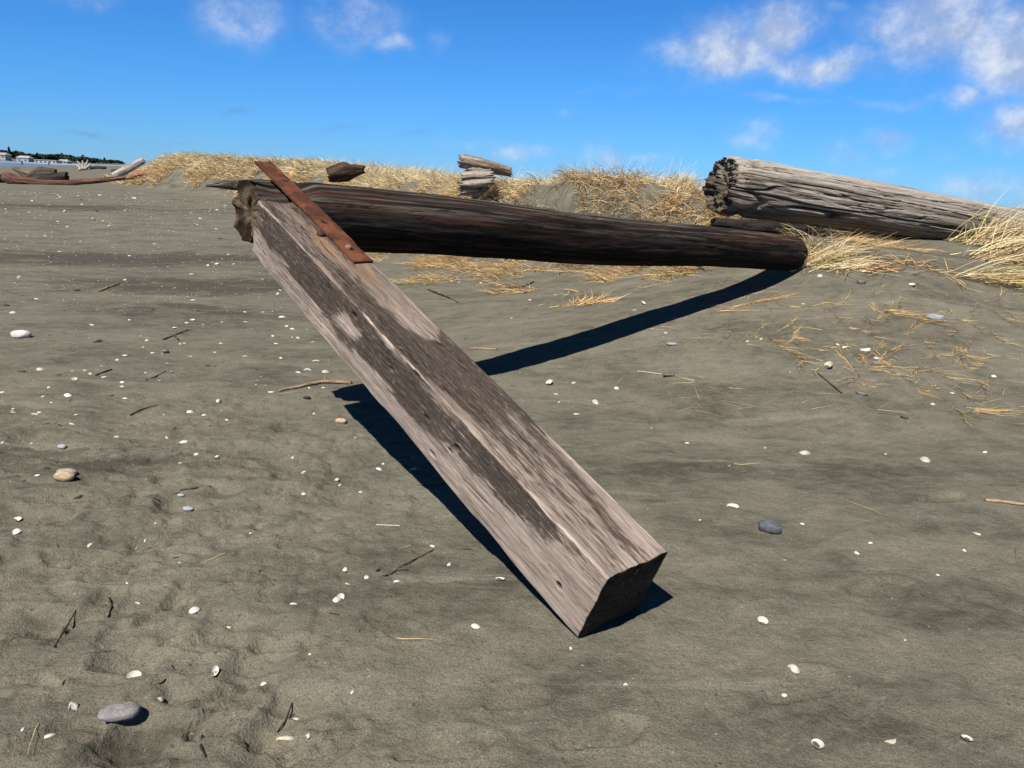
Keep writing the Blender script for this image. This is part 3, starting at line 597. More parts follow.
# bed it under the strap and against the timber end
Mi = np.array(MB.inverted()) @ np.array(ML); q = V @ Mi[:3, :3].T + Mi[:3, 3]
und = (q[:, 1] < -.15) & (q[:, 1] > -.33); q[:, 2] = np.where(q[:, 1] < .02, np.where(q[:, 2] > -.03, -.03 + (q[:, 2] + .03) * (1 - .98 * sst(np.abs(q[:, 1] + .238), .22, .06)), q[:, 2]), q[:, 2]); q[:, 2] = np.where(und, np.minimum(q[:, 2], -.003), q[:, 2]); q[:, 0] = np.where((q[:, 1] > -TS) & (q[:, 1] < .0) & (q[:, 0] < TL + .05) & (cap != 1), np.maximum(q[:, 0], TL + .005), q[:, 0])
Mj = np.array(ML.inverted()) @ np.array(MB); V = q @ Mj[:3, :3].T + Mj[:3, 3]
link('round_log', make_mesh('round_log', V, Fq, c, [M_POLE], stain=stn), None, 'long blackened round log with a split end, held off the sand by the squared timber', 'log', M=ML)

# ---- the big silvered log on the right
Q0 = pt(721, 184.5, 9.25); Q1 = Q0 + np.array([.92, .38, 0]) * 9.5; Q1[2] = .80
LQ = np.linalg.norm(Q1 - Q0)
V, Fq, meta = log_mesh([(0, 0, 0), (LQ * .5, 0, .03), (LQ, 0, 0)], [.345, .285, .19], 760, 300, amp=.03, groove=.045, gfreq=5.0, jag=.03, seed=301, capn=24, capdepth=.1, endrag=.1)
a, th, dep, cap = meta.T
ang = np.arctan2(V[:, 2], V[:, 1]); near = sst(a, 1.0, .1)
crumb = fbm(a * 2.5, np.cos(ang) * 2.5, np.sin(ang) * 2.5, 3, 310); gap = np.exp(-((a - .27 - .12 * vn(np.cos(ang) * 2, np.sin(ang) * 2, 0, 312)) / .07) ** 2) * (cap < 1) * sst(vn(np.cos(ang) * 2.5, np.sin(ang) * 2.5, 4, 313), -.4, .1)
sc = 1 + near * .05 * crumb - .10 * gap; V[:, 1] *= sc; V[:, 2] *= sc
V[:, 0] += (cap == 1) * (.08 * fbm(V[:, 1] * 4, V[:, 2] * 9, 0, 3, 314) + .03 * fbm(V[:, 1] * 16, V[:, 2] * 30, 4, 2, 315))
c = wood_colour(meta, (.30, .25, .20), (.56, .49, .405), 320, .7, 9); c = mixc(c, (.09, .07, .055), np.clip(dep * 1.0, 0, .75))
c = mixc(c, (.085, .062, .045), sst(fbm(a * .8, np.cos(th) * 12, np.sin(th) * 12, 3, 322), .12, .45) * .75)
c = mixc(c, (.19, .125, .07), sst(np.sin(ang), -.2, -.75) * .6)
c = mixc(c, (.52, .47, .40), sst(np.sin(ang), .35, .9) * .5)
c = mixc(c, (.125, .10, .078), np.clip((cap == 1) * (.75 + .5 * fbm(V[:, 1] * 10, V[:, 2] * 10, 0, 3, 323)) + gap * .5, 0, 1))
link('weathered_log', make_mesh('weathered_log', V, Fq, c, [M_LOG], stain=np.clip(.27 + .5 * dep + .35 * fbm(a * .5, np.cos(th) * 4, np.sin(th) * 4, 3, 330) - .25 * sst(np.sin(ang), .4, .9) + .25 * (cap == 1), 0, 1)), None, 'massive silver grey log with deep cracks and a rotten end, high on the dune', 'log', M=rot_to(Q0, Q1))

def lump_log(name, pts, radii, c0, c1, label, cat, n=90, m=36, amp=.06, groove=.02, seed=1, jag=.05, flat=1.0, group=None, endrag=.06, mats=None, parent=None):
    pts = np.asarray(pts, float); P0 = pts[0]
    V, Fq, meta = log_mesh(pts - P0, radii, n, m, amp=amp, groove=groove, gfreq=3, jag=jag, seed=seed, flat=flat, capn=5, endrag=endrag)
    c = wood_colour(meta, c0, c1, seed + 5, 1.0 / max(radii) * .4, 4)
    me = make_mesh(name, V, Fq, c, mats or [M_DRIFT])
    return link(name, me, parent, label, cat, group, M=Matrix.Translation(P0))
lump_log('charred_log', [pt(713, 224, 9.05), pt(760, 227, 9.1), pt(806, 231, 9.15)], [.07, .085, .07], (.012, .01, .009), (.035, .028, .024), 'short charred log half buried beneath the rotten end of the big grey log', 'log', seed=341)
# driftwood on the crest
lump_log('tilted_log', [pt(460, 160.5, 12.3), pt(482, 165, 12.35), pt(510, 172, 12.6)], [.10, .10, .07], (.16, .11, .075), (.33, .27, .21), 'short grey log with an orange brown end, tilted atop the stump on the crest', 'log', amp=.09, groove=.03, seed=351, jag=.05)
st = link('driftwood_stump', None, None, 'stack of pale splintered stump wood poking from the grass on the dune crest', 'stump', M=Matrix.Translation(pt(475, 192, 12.2)))
bpy.context.view_layer.update()
for i, (x0, y0, x1, y1, r) in enumerate(((461, 185, 492, 182, .062), (463, 177.5, 493, 175, .07), (462, 191, 479, 189, .075), (469, 170.5, 488, 171.5, .055), (474, 196, 486, 187, .06))):
    p0, p1 = pt(x0, y0, 12.2 + .03 * i), pt(x1, y1, 12.2 + .05 * i)
    V, Fq, meta = log_mesh([p0 - pt(475, 192, 12.2), (p0 + p1) / 2 - pt(475, 192, 12.2), p1 - pt(475, 192, 12.2)], [r, r * 1.15, r * .8], 40, 28, amp=.14, groove=.02, jag=.06, seed=360 + i, capn=4, endrag=.05, flat=1.3)
    link('splintered_wood', make_mesh('splintered_wood', V, Fq, wood_colour(meta, (.16, .125, .1), (.40, .34, .28), 370 + i, 3, 4), [M_DRIFT]), st)
lump_log('driftwood_chunk', [pt(329, 175, 16.8), pt(346, 172, 16.8), pt(363, 170, 16.9)], [.15, .19, .08], (.03, .018, .012), (.09, .055, .035), 'dark brown driftwood chunk resting in the grass of the dune above the black log', 'driftwood', amp=.1, groove=.03, seed=381)
lump_log('driftwood_plank', [pt(207, 185.0, 24), pt(225, 184, 24), pt(246, 186, 24.3)], [.05, .14, .16], (.05, .038, .03), (.2, .165, .13), 'dark pointed driftwood piece lying at the dune foot beside the split log end', 'driftwood', amp=.1, groove=.03, seed=391)
# driftwood far left
lump_log('driftwood_log', [pt(30, 178.5, 52), pt(42, 174.5, 52), pt(56, 175, 52.2)], [.35, .55, .38], (.035, .028, .023), (.13, .108, .09), 'thick rounded dark grey driftwood log behind the red branch', 'driftwood', amp=.1, groove=.05, seed=401)
lump_log('driftwood_root', [pt(13, 167.6, 52), pt(24, 173, 52), pt(34, 177, 52)], [.1, .26, .36], (.06, .045, .036), (.2, .165, .13), 'forked root with a thin tip pointing up left, beside the thick dark log', 'driftwood', amp=.12, groove=.04, seed=405)
lump_log('driftwood_log', [pt(42, 179.5, 50.5), pt(55, 177.6, 50.5), pt(67, 176.5, 50.6)], [.25, .3, .3], (.02, .017, .015), (.06, .05, .042), 'short black log at the right end of the far left driftwood pile', 'driftwood', amp=.08, groove=.04, seed=411)
lump_log('driftwood_log', [pt(-14, 180, 49.5), pt(-4, 179, 49.5), pt(7, 179.5, 49.6)], [.3, .34, .26], (.012, .01, .009), (.045, .036, .03), 'black log end cut by the left edge of the view', 'driftwood', amp=.06, groove=.03, seed=415)
lump_log('red_branch', [pt(6, 177, 47.5), pt(20, 181.5, 47), pt(45, 183.2, 47), pt(75, 182.5, 47), pt(110, 179.3, 47.3), pt(152, 175, 46.5)], [.36, .3, .2, .17, .15, .09], (.065, .028, .021), (.17, .095, .068), 'long bent reddish branch stretched over the sand in front of the dark driftwood', 'branch', n=160, amp=.09, groove=.02, seed=421)
lump_log('pale_log', [pt(113, 177, 50), pt(128, 169, 50.5), pt(144, 160, 51)], [.25, .24, .2], (.2, .18, .16), (.42, .4, .37), 'pale grey straight log leaning up against the end of the dune', 'log', amp=.04, groove=.03, seed=431)
lump_log('driftwood_log', [pt(127, 178, 46), pt(138, 175, 46), pt(150, 174, 46.2)], [.12, .22, .16], (.22, .1, .06), (.36, .2, .13), 'reddish broken wood lump at the foot of the dune end below the pale log', 'driftwood', amp=.14, groove=.05, seed=441)
wr = link('bleached_root', None, None, 'white bleached tree root with spread prongs far along the beach', 'driftwood', M=Matrix.Translation(pt(84, 169, 140)))
bpy.context.view_layer.update(); o0 = pt(84, 169, 140)
for i, (x0, y0, x1, y1) in enumerate(((82, 169, 77, 161), (83, 169, 82.5, 160.5), (84, 169, 88, 160), (85, 169, 91, 163.5), (79, 169.5, 95, 168.5), (81, 169, 76, 165))):
    p0, p1 = pt(x0, y0, 140) - o0, pt(x1, y1, 140 + i * .1) - o0
    V, Fq, meta = log_mesh([p0, (p0 + p1) / 2 + [.1, 0, .05], p1], [.26, .2, .1], 24, 14, amp=.1, jag=.05, seed=450 + i, capn=3)
    link('prong', make_mesh('prong', V, Fq, wood_colour(meta, (.28, .25, .22), (.5, .46, .41), 1, 2, 3), [M_DRIFT]), wr)
for i, (x0, x1, y, d, c1) in enumerate(((90, 106, 167.6, 138, (.1, .08, .065)), (112, 122, 172.2, 88, (.09, .07, .055)))):
    lump_log('driftwood_log', [pt(x0, y, d), pt((x0 + x1) / 2, y - .4, d), pt(x1, y + .3, d)], [.28, .3, .2], (.03, .024, .02), c1, ('low dark log just right of the white bleached root', 'dark wood stub in the small grassy mound left of the pale leaning log')[i], 'driftwood', n=40, m=20, amp=.1, groove=.04, seed=460 + i)

# ------------------------------------------------------------------ grass
STRAW = np.array([(.86, .67, .36), (.94, .78, .46), (.78, .58, .29), (.96, .84, .56), (.66, .48, .25), (.88, .70, .41)])
def blades(B, az, L, lean, bend, wid, col, nseg=5, lift=.008, seed=0, hug=True, side_rand=1.2):
    """thin arching blades; B (N,3) roots; they settle on the ground when they droop to it"""
    N = len(B); r = np.random.default_rng(seed + 900); t = np.linspace(0, 1, nseg)
    hd = np.stack([np.cos(az), np.sin(az), 0 * az], 1); sd_ = np.stack([-np.sin(az), np.cos(az), 0 * az], 1)
    ang = lean[:, None] + bend[:, None] * t[None, :]
    st = L[:, None] / (nseg - 1); dx = np.cumsum(np.concatenate([np.zeros((N, 1)), (np.sin(ang) * st)[:, :-1]], 1), 1); dz = np.cumsum(np.concatenate([np.zeros((N, 1)), (np.cos(ang) * st)[:, :-1]], 1), 1)
    sway = (r.normal(0, .12, N) * L)[:, None] * t[None, :] ** 2
    P = B[:, None, :] + hd[:, None, :] * dx[..., None] + sd_[:, None, :] * sway[..., None]; P[..., 2] += dz
    if hug: P[..., 2] = np.maximum(P[..., 2], tzi(P[..., 0], P[..., 1]) + lift * (1 + r.random((N, 1)) * 2.5))
    tw = r.normal(0, side_rand, N); wv_ = sd_ * np.cos(tw)[:, None] + np.array([0, 0, 1.0]) * np.sin(tw)[:, None]
    w = wid[:, None] * (1 - .8 * t[None, :] ** 1.5) * .5
    A_ = P - wv_[:, None, :] * w[..., None]; B_ = P + wv_[:, None, :] * w[..., None]
    V = np.stack([A_, B_], 2).reshape(-1, 3)
    i = (np.arange(N) * nseg * 2)[:, None] + (np.arange(nseg - 1) * 2)[None, :]
    Fq = np.stack([i, i + 1, i + 3, i + 2], -1).reshape(-1, 4)
    return V, Fq, np.repeat(col, nseg * 2, 0)
def straw_cols(N, r, green=0.0, dark=0.0):
    c = STRAW[r.integers(0, len(STRAW), N)] * r.uniform(.7, 1.15, (N, 1))
    g = r.random(N) < green; c[g] = np.array([.2, .24, .07]) * r.uniform(.7, 1.3, (g.sum(), 1))
    d = r.random(N) < dark; c[d] = np.array([.16, .10, .055]) * r.uniform(.6, 1.3, (d.sum(), 1)); return c
def catm(parts):
    o, Vs, Fs, Cs = 0, [], [], []
    for V, Fq, C in parts: Vs.append(V); Fs.append(Fq + o); Cs.append(C); o += len(V)
    return np.concatenate(Vs), np.concatenate(Fs), np.concatenate(Cs)
seg = np.linalg.norm(np.diff(FOOT[:, :2], axis=0), axis=1); cum = np.concatenate([[0], np.cumsum(seg)])
def along(i0, i1, N, r, dlo, dhi):
    s = r.uniform(cum[i0], cum[i1], N); x = np.interp(s, cum, FOOT[:, 0]); y = np.interp(s, cum, FOOT[:, 1])
    j = np.clip(np.searchsorted(cum, s) - 1, 0, len(seg) - 1); dx = (FOOT[j + 1, 0] - FOOT[j, 0]) / seg[j]; dy = (FOOT[j + 1, 1] - FOOT[j, 1]) / seg[j]
    d = r.uniform(dlo, dhi, N); x2, y2 = x - dy * d, y + dx * d
    return x2, y2, d, np.arctan2(-dx, dy)                     # azimuth that points down the face
parts = []
# (from foot point, to foot point, face blades, crest blades, size scale, width)
for (i0, i1, nf, nc, fs, wd) in ((10, 17, 34000, 9000, 1.0, .007), (8, 10, 17000, 6000, 1.15, .011), (5, 8, 26000, 9000, 1.7, .022), (3, 5, 3500, 2000, 1.8, .035), (17, 18, 800, 1200, 1.0, .009)):
    r = np.random.default_rng(500 + i0)
    w = 1.0 * (1 if i0 >= 10 else (1.3 if i0 == 8 else 2.2))
    x, y, d, az = along(i0, i1, nf, r, -.12 * fs, 1.7 * w); keep = fbm(x * 1.4 / fs, y * 1.4 / fs, 0, 3, 510) > (-.12 + .34 * sst(d, .5 * w, -.1)); x, y, d, az = x[keep], y[keep], d[keep], az[keep]; N = len(x)
    B = np.stack([x, y, tzi(x, y)], 1); cl = straw_cols(N, r, .01, .17); cl[:, :] *= np.where(d < .5 * w, .92, 1.0)[:, None]
    tan_ = (d < .55 * w)[:, None]; cl = np.where(tan_, cl * np.array([1.06, .95, .86]), cl)
    parts.append(blades(B, az + r.normal(0, .9, N), r.uniform(.14, .4, N) * fs, r.uniform(.3, 1.3, N), r.uniform(.6, 1.9, N), wd * r.uniform(.6, 1.4, N), cl, 5, .01, i0))
    if i0 in (8, 10):                                         # slumped wisps strewn below the face
        x, y, d, az = along(i0, i1, 20000, r, -1.9, .15); keep = fbm(x * 1.6, y * 1.6, 0, 3, 515) > .02 - .16 * (d + .5); x, y, az = x[keep], y[keep], az[keep]; N = len(x)
        B = np.stack([x, y, tzi(x, y)], 1)
        parts.append(blades(B, az + r.normal(0, .8, N), r.uniform(.08, .32, N), r.uniform(.9, 1.5, N), r.uniform(.1, .8, N), wd * .75 * r.uniform(.5, 1.2, N), straw_cols(N, r, 0, .2) * np.array([.98, .86, .72]), 5, .006, 30 + i0))
    # windblown standing grass along the crest
    x, y, d, az = along(i0, i1, nc, r, .95 * w, 3.1 * w); N = len(x); keep = fbm(x * 1.1 / fs, y * 1.1 / fs, 0, 2, 520) > -.38; x, y, d, az = x[keep], y[keep], d[keep], az[keep]; N = len(x)
    B = np.stack([x, y, tzi(x, y) - .01], 1)
    parts.append(blades(B, r.normal(.0, .7, N), r.uniform(.12, .34, N) * (fs if fs < 1.5 else 1.25), r.uniform(.05, .8, N), r.uniform(.1, 1.1, N), wd * r.uniform(.55, 1.1, N), straw_cols(N, r, .05), 5, .01, 50 + i0))
    # a few long fine stalks against the sky
    Nq = nc // 16; x, y, d, az = along(i0, i1, Nq, r, 1.1 * w, 2.4 * w); B = np.stack([x, y, tzi(x, y) - .01], 1)
    parts.append(blades(B, r.normal(.1, .5, Nq), r.uniform(.35, .55, Nq) * min(fs, 1.2), r.uniform(.1, .5, Nq), r.uniform(.1, .6, Nq), wd * r.uniform(.4, .7, Nq), straw_cols(Nq, r, .12) * 1.1, 5, .01, 90 + i0))
V, Fq, C = catm(parts)
link('dune_grass', make_mesh('dune_grass', V, Fq, C, [M_GRASS]), None, 'dry straw coloured marram grass covering the dune crest and hanging down its face', 'dune grass', kind='stuff')

def tuft(name, px, py, N, spread, Lr, azr, leanr, bendr, label, cat, green=.05, dark=.05, wid=.008, seed=0, group=None, tint=(1, 1, 1), ground=True):
    p = at(px, py); r = np.random.default_rng(seed)
    x = p[0] + r.normal(0, spread[0], N); y = p[1] + r.normal(0, spread[1], N); B = np.stack([x, y, tzi(x, y) - .006], 1)
    V, Fq, C = blades(B, r.normal(azr[0], azr[1], N), r.uniform(*Lr, N), r.uniform(*leanr, N), r.uniform(*bendr, N), wid * r.uniform(.5, 1.3, N), straw_cols(N, r, green, dark) * np.array(tint), 8, .006, seed)
    return link(name, make_mesh(name, V - p, Fq, C, [M_GRASS]), None, label, cat, group, M=Matrix.Translation(p))
tuft('grass_tussock', 812, 262, 230, (.10, .12), (.25, .58), (.0, .6), (.7, 1.35), (.3, 1.1), 'pale straw tussock spilling over the sand beside the buried end of the black log', 'grass tussock', seed=601, dark=.15)
tuft('grass_tussock', 846, 268, 80, (.12, .07), (.2, .42), (.1, .8), (.9, 1.5), (.2, .8), 'flattened straw mat between the black log end and the tall right tussock', 'grass tussock', seed=602, dark=.1)
tuft('grass_tussock', 876, 270, 120, (.12, .05), (.1, .3), (.3, 1.2), (.9, 1.5), (.2, .8), 'small reddish brown matted grass patch on the sand below the big grey log', 'grass tussock', seed=603, dark=.3, tint=(.9, .7, .6))
tuft('grass_tussock', 936, 238, 230, (.13, .12), (.3, .75), (.25, .5), (.25, 1.2), (.5, 1.3), 'yellow tussock with arching blades standing up against the grey log', 'grass tussock', seed=604, green=.1, wid=.010)
tuft('grass_tussock', 985, 246, 300, (.22, .14), (.45, 1.0), (.1, .5), (.35, 1.2), (.4, 1.2), 'tall windblown yellow tussock at the right edge in front of the grey log', 'grass tussock', seed=605, green=.14, wid=.011)
tuft('grass_tussock', 975, 278, 150, (.16, .07), (.3, .7), (-.25, .45), (.9, 1.5), (.2, .7), 'long combed straw mat flowing right over the dune at the right edge', 'grass tussock', seed=606, wid=.009, dark=.12)
tuft('grass_tussock', 1015, 285, 130, (.16, .08), (.35, .7), (-.3, .4), (.9, 1.45), (.2, .7), 'golden straw clump hanging at the far right edge below the tall tussock', 'grass tussock', seed=607, wid=.010, tint=(1, .92, .7))
tuft('grass_tussock', 832, 257, 100, (.14, .08), (.2, .5), (.1, .7), (.8, 1.45), (.3, 1.1), 'tangled pale straw at the foot of the grey log right of the buried black log', 'grass tussock', seed=609, dark=.12)
tuft('grass_tussock', 912, 266, 70, (.22, .05), (.12, .3), (.1, 1.0), (.9, 1.5), (.2, .8), 'reddish straw mat on the sand left below the yellow standing tussock', 'grass tussock', seed=610, dark=.25, tint=(.95, .78, .66))
tuft('grass_tussock', 808, 250, 150, (.07, .10), (.25, .5), (-2.6, .9), (.3, 1.2), (.7, 1.6), 'wispy straw drooping over the cut end of the black log', 'grass tussock', seed=611, dark=.15, wid=.006)
tuft('grass_tussock', 1000, 262, 260, (.20, .10), (.4, 1.0), (-.1, .5), (.6, 1.4), (.4, 1.0), 'dense golden tussock falling forward at the right edge', 'grass tussock', seed=613, dark=.1, wid=.010)
tuft('root_fringe', 800, 262, 60, (.04, .08), (.2, .42), (-1.9, .8), (.1, .7), (1.2, 2.4), 'thin hanging roots curling over the buried end of the black log', 'roots', seed=608, wid=.005, tint=(.8, .62, .5))
for i, (px, py, n_, l1, lab) in enumerate(((583, 305, 260, .34, 'loose orange straw clump lying on the open sand between the black log and its shadow'), (440, 262, 300, .36, 'tan straw clump at the dune foot seen just under the black log near the timber'), (505, 266, 110, .26, 'small straw clump at the dune foot under the middle of the black log'), (585, 268, 260, .4, 'straw clump trailing down the sand under the black log'), (640, 268, 120, .34, 'sparse straw clump by a pale driftwood chip under the black log'), (690, 270, 240, .4, 'straw clump under the right half of the black log'), (540, 270, 60, .2, 'few dry strands at the dune foot under the black log'))):
    sp = (.12, .05) if i == 0 else ((.22, .1) if i in (1, 3, 5) else (.12, .08))
    tuft('straw_clump', px, py, n_, (sp[0] * .6, sp[1] * .6) if i == 6 else sp, (.1, l1), (-2.0 if i else .9, .5), (1.0, 1.5), (.1, .6), lab, 'straw', seed=620 + i, green=0, dark=.12, wid=.007, tint=(.95, .83, .68), group='straw clumps at the dune foot')
# strands on the right-hand sand: each runner is a curl of dry stalks
_rr = random.Random(77); EXTRA = []
for _ in range(52):
    x0, y0 = _rr.uniform(735, 1015), _rr.uniform(292, 405)
    if y0 > 330 + (x0 - 740) * .28 + 20: continue
    dx_, dy_ = _rr.uniform(-26, 36), _rr.uniform(-20, 26); EXTRA.append(((x0, y0), (x0 + dx_ * .5 + _rr.uniform(-4, 4), y0 + dy_ * .5 + _rr.uniform(-6, 6)), (x0 + dx_, y0 + dy_), ''))
RUN = [((715, 312), (760, 302), (800, 294), 'near the buried log end'), ((770, 338), (790, 352), (822, 366), 'thick tan runner ending at a white shell'), ((752, 340), (762, 328), (770, 322), ''), ((783, 346), (794, 336), (797, 324), ''), ((812, 350), (836, 347), (858, 345), ''), ((848, 328), (868, 334), (884, 344), ''),
       ((884, 310), (915, 318), (968, 333), 'long brown runner passing just below a grey stone'), ((872, 362), (905, 380), (936, 404), ''), ((918, 337), (932, 352), (935, 364), ''), ((952, 345), (975, 360), (996, 352), ''), ((915, 372), (950, 380), (968, 408), ''), ((970, 410), (992, 412), (1024, 410), 'straight straw runner leaving the view at the right edge'), ((975, 378), (984, 392), (986, 408), ''), ((990, 330), (1004, 342), (1024, 347), ''), ((826, 300), (838, 304), (856, 290), ''), ((868, 300), (880, 288), (890, 286), ''), ((985, 300), (1000, 316), (1024, 330), ''),
       ((830, 330), (845, 320), (856, 326), ''), ((905, 345), (912, 330), (925, 325), ''), ((800, 312), (815, 306), (840, 302), ''), ((735, 330), (725, 338), (718, 345), ''), ((860, 375), (845, 360), (842, 352), ''), ((958, 320), (975, 326), (985, 340), '')]
for i, (p0, p1, p2, ex) in enumerate(RUN + EXTRA):
    r = np.random.default_rng(700 + i); q = [at(*p) for p in (p0, p1, p2)]; Ls = []
    thick = bool(ex); nn = 90 if thick else 28
    L = np.linalg.norm(q[1] - q[0]) + np.linalg.norm(q[2] - q[1]); tt = r.random(nn) * .75
    cen = np.array([(1 - u) ** 2 * q[0] + 2 * u * (1 - u) * (2 * q[1] - .5 * (q[0] + q[2])) + u * u * q[2] for u in tt]); dirs = np.array([2 * (1 - u) * ((2 * q[1] - .5 * (q[0] + q[2])) - q[0]) + 2 * u * (q[2] - (2 * q[1] - .5 * (q[0] + q[2]))) for u in tt])
    cen[:, :2] += r.normal(0, .012 if not thick else .02, (nn, 2)); cen[:, 2] = tzi(cen[:, 0], cen[:, 1]) + .003
    V, Fq, C = blades(cen, np.arctan2(dirs[:, 1], dirs[:, 0]) + r.normal(0, .25 if thick else .14, nn), r.uniform(.15, .5, nn) * L * .9, np.full(nn, 1.5) - r.uniform(0, .12, nn), r.uniform(0, .15, nn), r.uniform(.0016, .0037, nn), straw_cols(nn, r, 0, .2) * np.array([.95, .84, .70]), 8, .003, 700 + i)
    lab = {0: 'tan straw runner beside the dark shadow next to the buried log end'}.get(i, ex) or 'thin pale straw strands curling over the sandy slope on the right'
    link('straw_runner', make_mesh('straw_runner', V - q[0], Fq, C, [M_GRASS]), None, lab, 'straw', 'straw runners on the right slope', M=Matrix.Translation(q[0]))
# loose strands nobody would count
r = np.random.default_rng(770); pts = []
for _ in range(1500):
    pts.append((r.uniform(1.2, 5.8), r.uniform(5.0, 8.8)))
for _ in range(60): pts.append((r.uniform(-2.2, 2.6), r.uniform(1.7, 6)))
pts = np.array(pts); keep = (fbm(pts[:, 0] * 1.5, pts[:, 1] * 1.5, 0, 2, 771) > .0) | (np.arange(len(pts)) > 1500); pts = pts[keep]; N = len(pts)
B = np.stack([pts[:, 0], pts[:, 1], tzi(pts[:, 0], pts[:, 1]) + .002], 1)
V, Fq, C = blades(B, r.uniform(0, 6.28, N), r.uniform(.04, .24, N), np.full(N, 1.45), r.uniform(0, .3, N), r.uniform(.0012, .003, N), straw_cols(N, r, 0, .3) * np.array([.9, .82, .72]), 6, .002, 772)
link('straw_litter', make_mesh('straw_litter', V, Fq, C, [M_GRASS]), None, 'thin scattered bits of dry straw on the sand', 'straw litter', kind='stuff')

# ------------------------------------------------------------------ sticks
def stick(name, pix, radii, c0, c1, label, twigs=(), dz=.006, group=None, cat='stick', n=46, m=10):
    P = np.array([at(*p) for p in pix]); P[:, 2] += dz; p0 = P[0].copy()
    V, Fq, meta = log_mesh(P - p0, radii, n, m, amp=.12, jag=.003, seed=hash_i(pix), capn=2); parts = [(V, Fq, wood_colour(meta, c0, c1, 4, 20, 3))]
    for tw in twigs:
        Q = np.array([at(*tw[0]), at(*tw[1])]); Q[:, 2] += dz; Q[1, 2] += tw[2]
        V, Fq, meta = log_mesh([Q[0] - p0, (Q[0] + Q[1]) / 2 - p0 + [.004, 0, .003], Q[1] - p0], [tw[3], tw[3] * .8, tw[3] * .5], 14, 8, amp=.12, jag=.002, seed=9, capn=2); parts.append((V, Fq, wood_colour(meta, c0, c1, 4, 20, 3)))
    V, Fq, C = catm(parts)
    return link(name, make_mesh(name, V, Fq, C, [M_DRIFT]), None, label, cat, group, M=Matrix.Translation(p0))
def hash_i(p): return int(p[0][0] * 3 + p[0][1]) % 997
stick('forked_stick', [(279, 392), (300, 388), (323, 383), (352, 384)], [.007, .011, .014, .012], (.2, .13, .08), (.45, .33, .22), 'forked pale brown stick on the sand touching the shadow side of the squared timber', [((324, 383), (326, 380), .03, .007)], dz=.012)
stick('twig', [(637, 372), (650, 373.5), (662, 375)], [.006, .006, .005], (.3, .22, .15), (.5, .4, .3), 'straight pale twig lying against a dark pebble on the sand', dz=.006)
stick('twig', [(163, 340), (176, 335), (188, 330)], [0.0072, 0.0066, 0.0048], (.05, .04, .03), (.16, .13, .1), 'dark twig in a small jumble of debris left of the timber', [((174, 336), (178, 341), .01, .009), ((178, 334), (193, 332), .02, .007)])
stick('root_strand', [(55, 648), (64, 632), (76, 611)], [0.0041, 0.0024, 0.0020], (.02, .016, .013), (.05, .04, .03), 'thin black root strand curving over the sand at the lower left', dz=.003)
stick('root_strand', [(108, 618), (112, 606), (109, 598)], [0.0024, 0.0024, 0.0020], (.02, .016, .013), (.05, .04, .03), 'short black root strand near the middle of the lower left sand', dz=.003)
stick('root_strand', [(277, 733), (286, 721), (292, 704)], [0.0020, 0.0024, 0.0020], (.02, .016, .013), (.05, .04, .03), 'black root strand beside the crumbled white shells at the bottom', dz=.003)
stick('root_strand', [(202, 736), (201, 748), (206, 758)], [0.0020, 0.0041, 0.0020], (.02, .016, .013), (.05, .04, .03), 'short curved black strand at the bottom edge left of the crumbled shells', dz=.003)
stick('root_strand', [(390, 575), (404, 565), (420, 557), (434, 550)], [.004, .003, .003, .002], (.05, .037, .028), (.12, .09, .07), 'fine brown root with loops left of the timber lower end', [((392, 572), (408, 571), .004, .003), ((388, 576), (383, 577), .004, .004), ((418, 557), (411, 552), .004, .002)], dz=.003)
stick('straw_stalk', [(376, 525), (388, 525.6), (400, 526)], [.002, .002, .002], (.6, .55, .45), (.75, .7, .6), 'single pale straight straw stalk on bare sand left of the timber', dz=.002, cat='straw')
stick('twig', [(99, 292), (108, 288), (119, 284)], [.018, .016, .012], (.24, .16, .09), (.36, .25, .15), 'tan brittle twig on the sand in the left middle distance')
stick('twig', [(130, 416), (142, 410), (157, 406)], [0.0036, 0.0048, 0.0030], (.03, .024, .02), (.07, .055, .045), 'dark curved twig half sunk in the trampled sand on the left')
stick('twig', [(96, 376), (106, 372), (112, 370)], [0.0060, 0.0060, 0.0036], (.03, .024, .02), (.07, .055, .045), 'short dark twig by small shells at the left')
stick('twig', [(146, 381), (156, 377), (166, 372)], [0.0036, 0.0042, 0.0030], (.03, .024, .02), (.08, .06, .05), 'thin dark twig lying alone left of the forked stick')
stick('twig', [(180, 491), (195, 489), (211, 487)], [.004, .006, .003], (.08, .06, .045), (.18, .14, .1), 'brown twig on the sand below the tan stones')
stick('twig', [(470, 349), (482, 349.5), (497, 350)], [.01, .012, .008], (.2, .12, .07), (.36, .26, .17), 'brown twig behind the timber just above the dark log shadow')
stick('twig', [(428, 290), (446, 297), (458, 303)], [.01, .012, .006], (.03, .024, .02), (.07, .055, .045), 'dark twig on the sand behind the timber below the black log')
stick('twig', [(505, 288), (522, 288), (534, 282)], [.012, .015, .008], (.03, .024, .02), (.07, .055, .045), 'dark bent twig behind the timber left of the straw clump')
stick('twig', [(818, 374), (830, 384), (842, 394)], [.005, .006, .004], (.05, .04, .03), (.1, .08, .06), 'dark thin twig on the right slope below the thick straw runner')
stick('twig', [(985, 501), (1004, 503), (1030, 506)], [.008, .009, .006], (.3, .2, .13), (.45, .33, .22), 'pale brown twig entering from the right edge on flat sand')
lump_log('driftwood_chip', [at(645, 267, dz=.05), at(655, 266, dz=.05), at(666, 266, dz=.04)], [.03, .05, .035], (.3, .23, .16), (.45, .38, .29), 'pale flat driftwood chip on the dune foot beneath the black log', 'driftwood', n=40, m=20, seed=480, amp=.12)

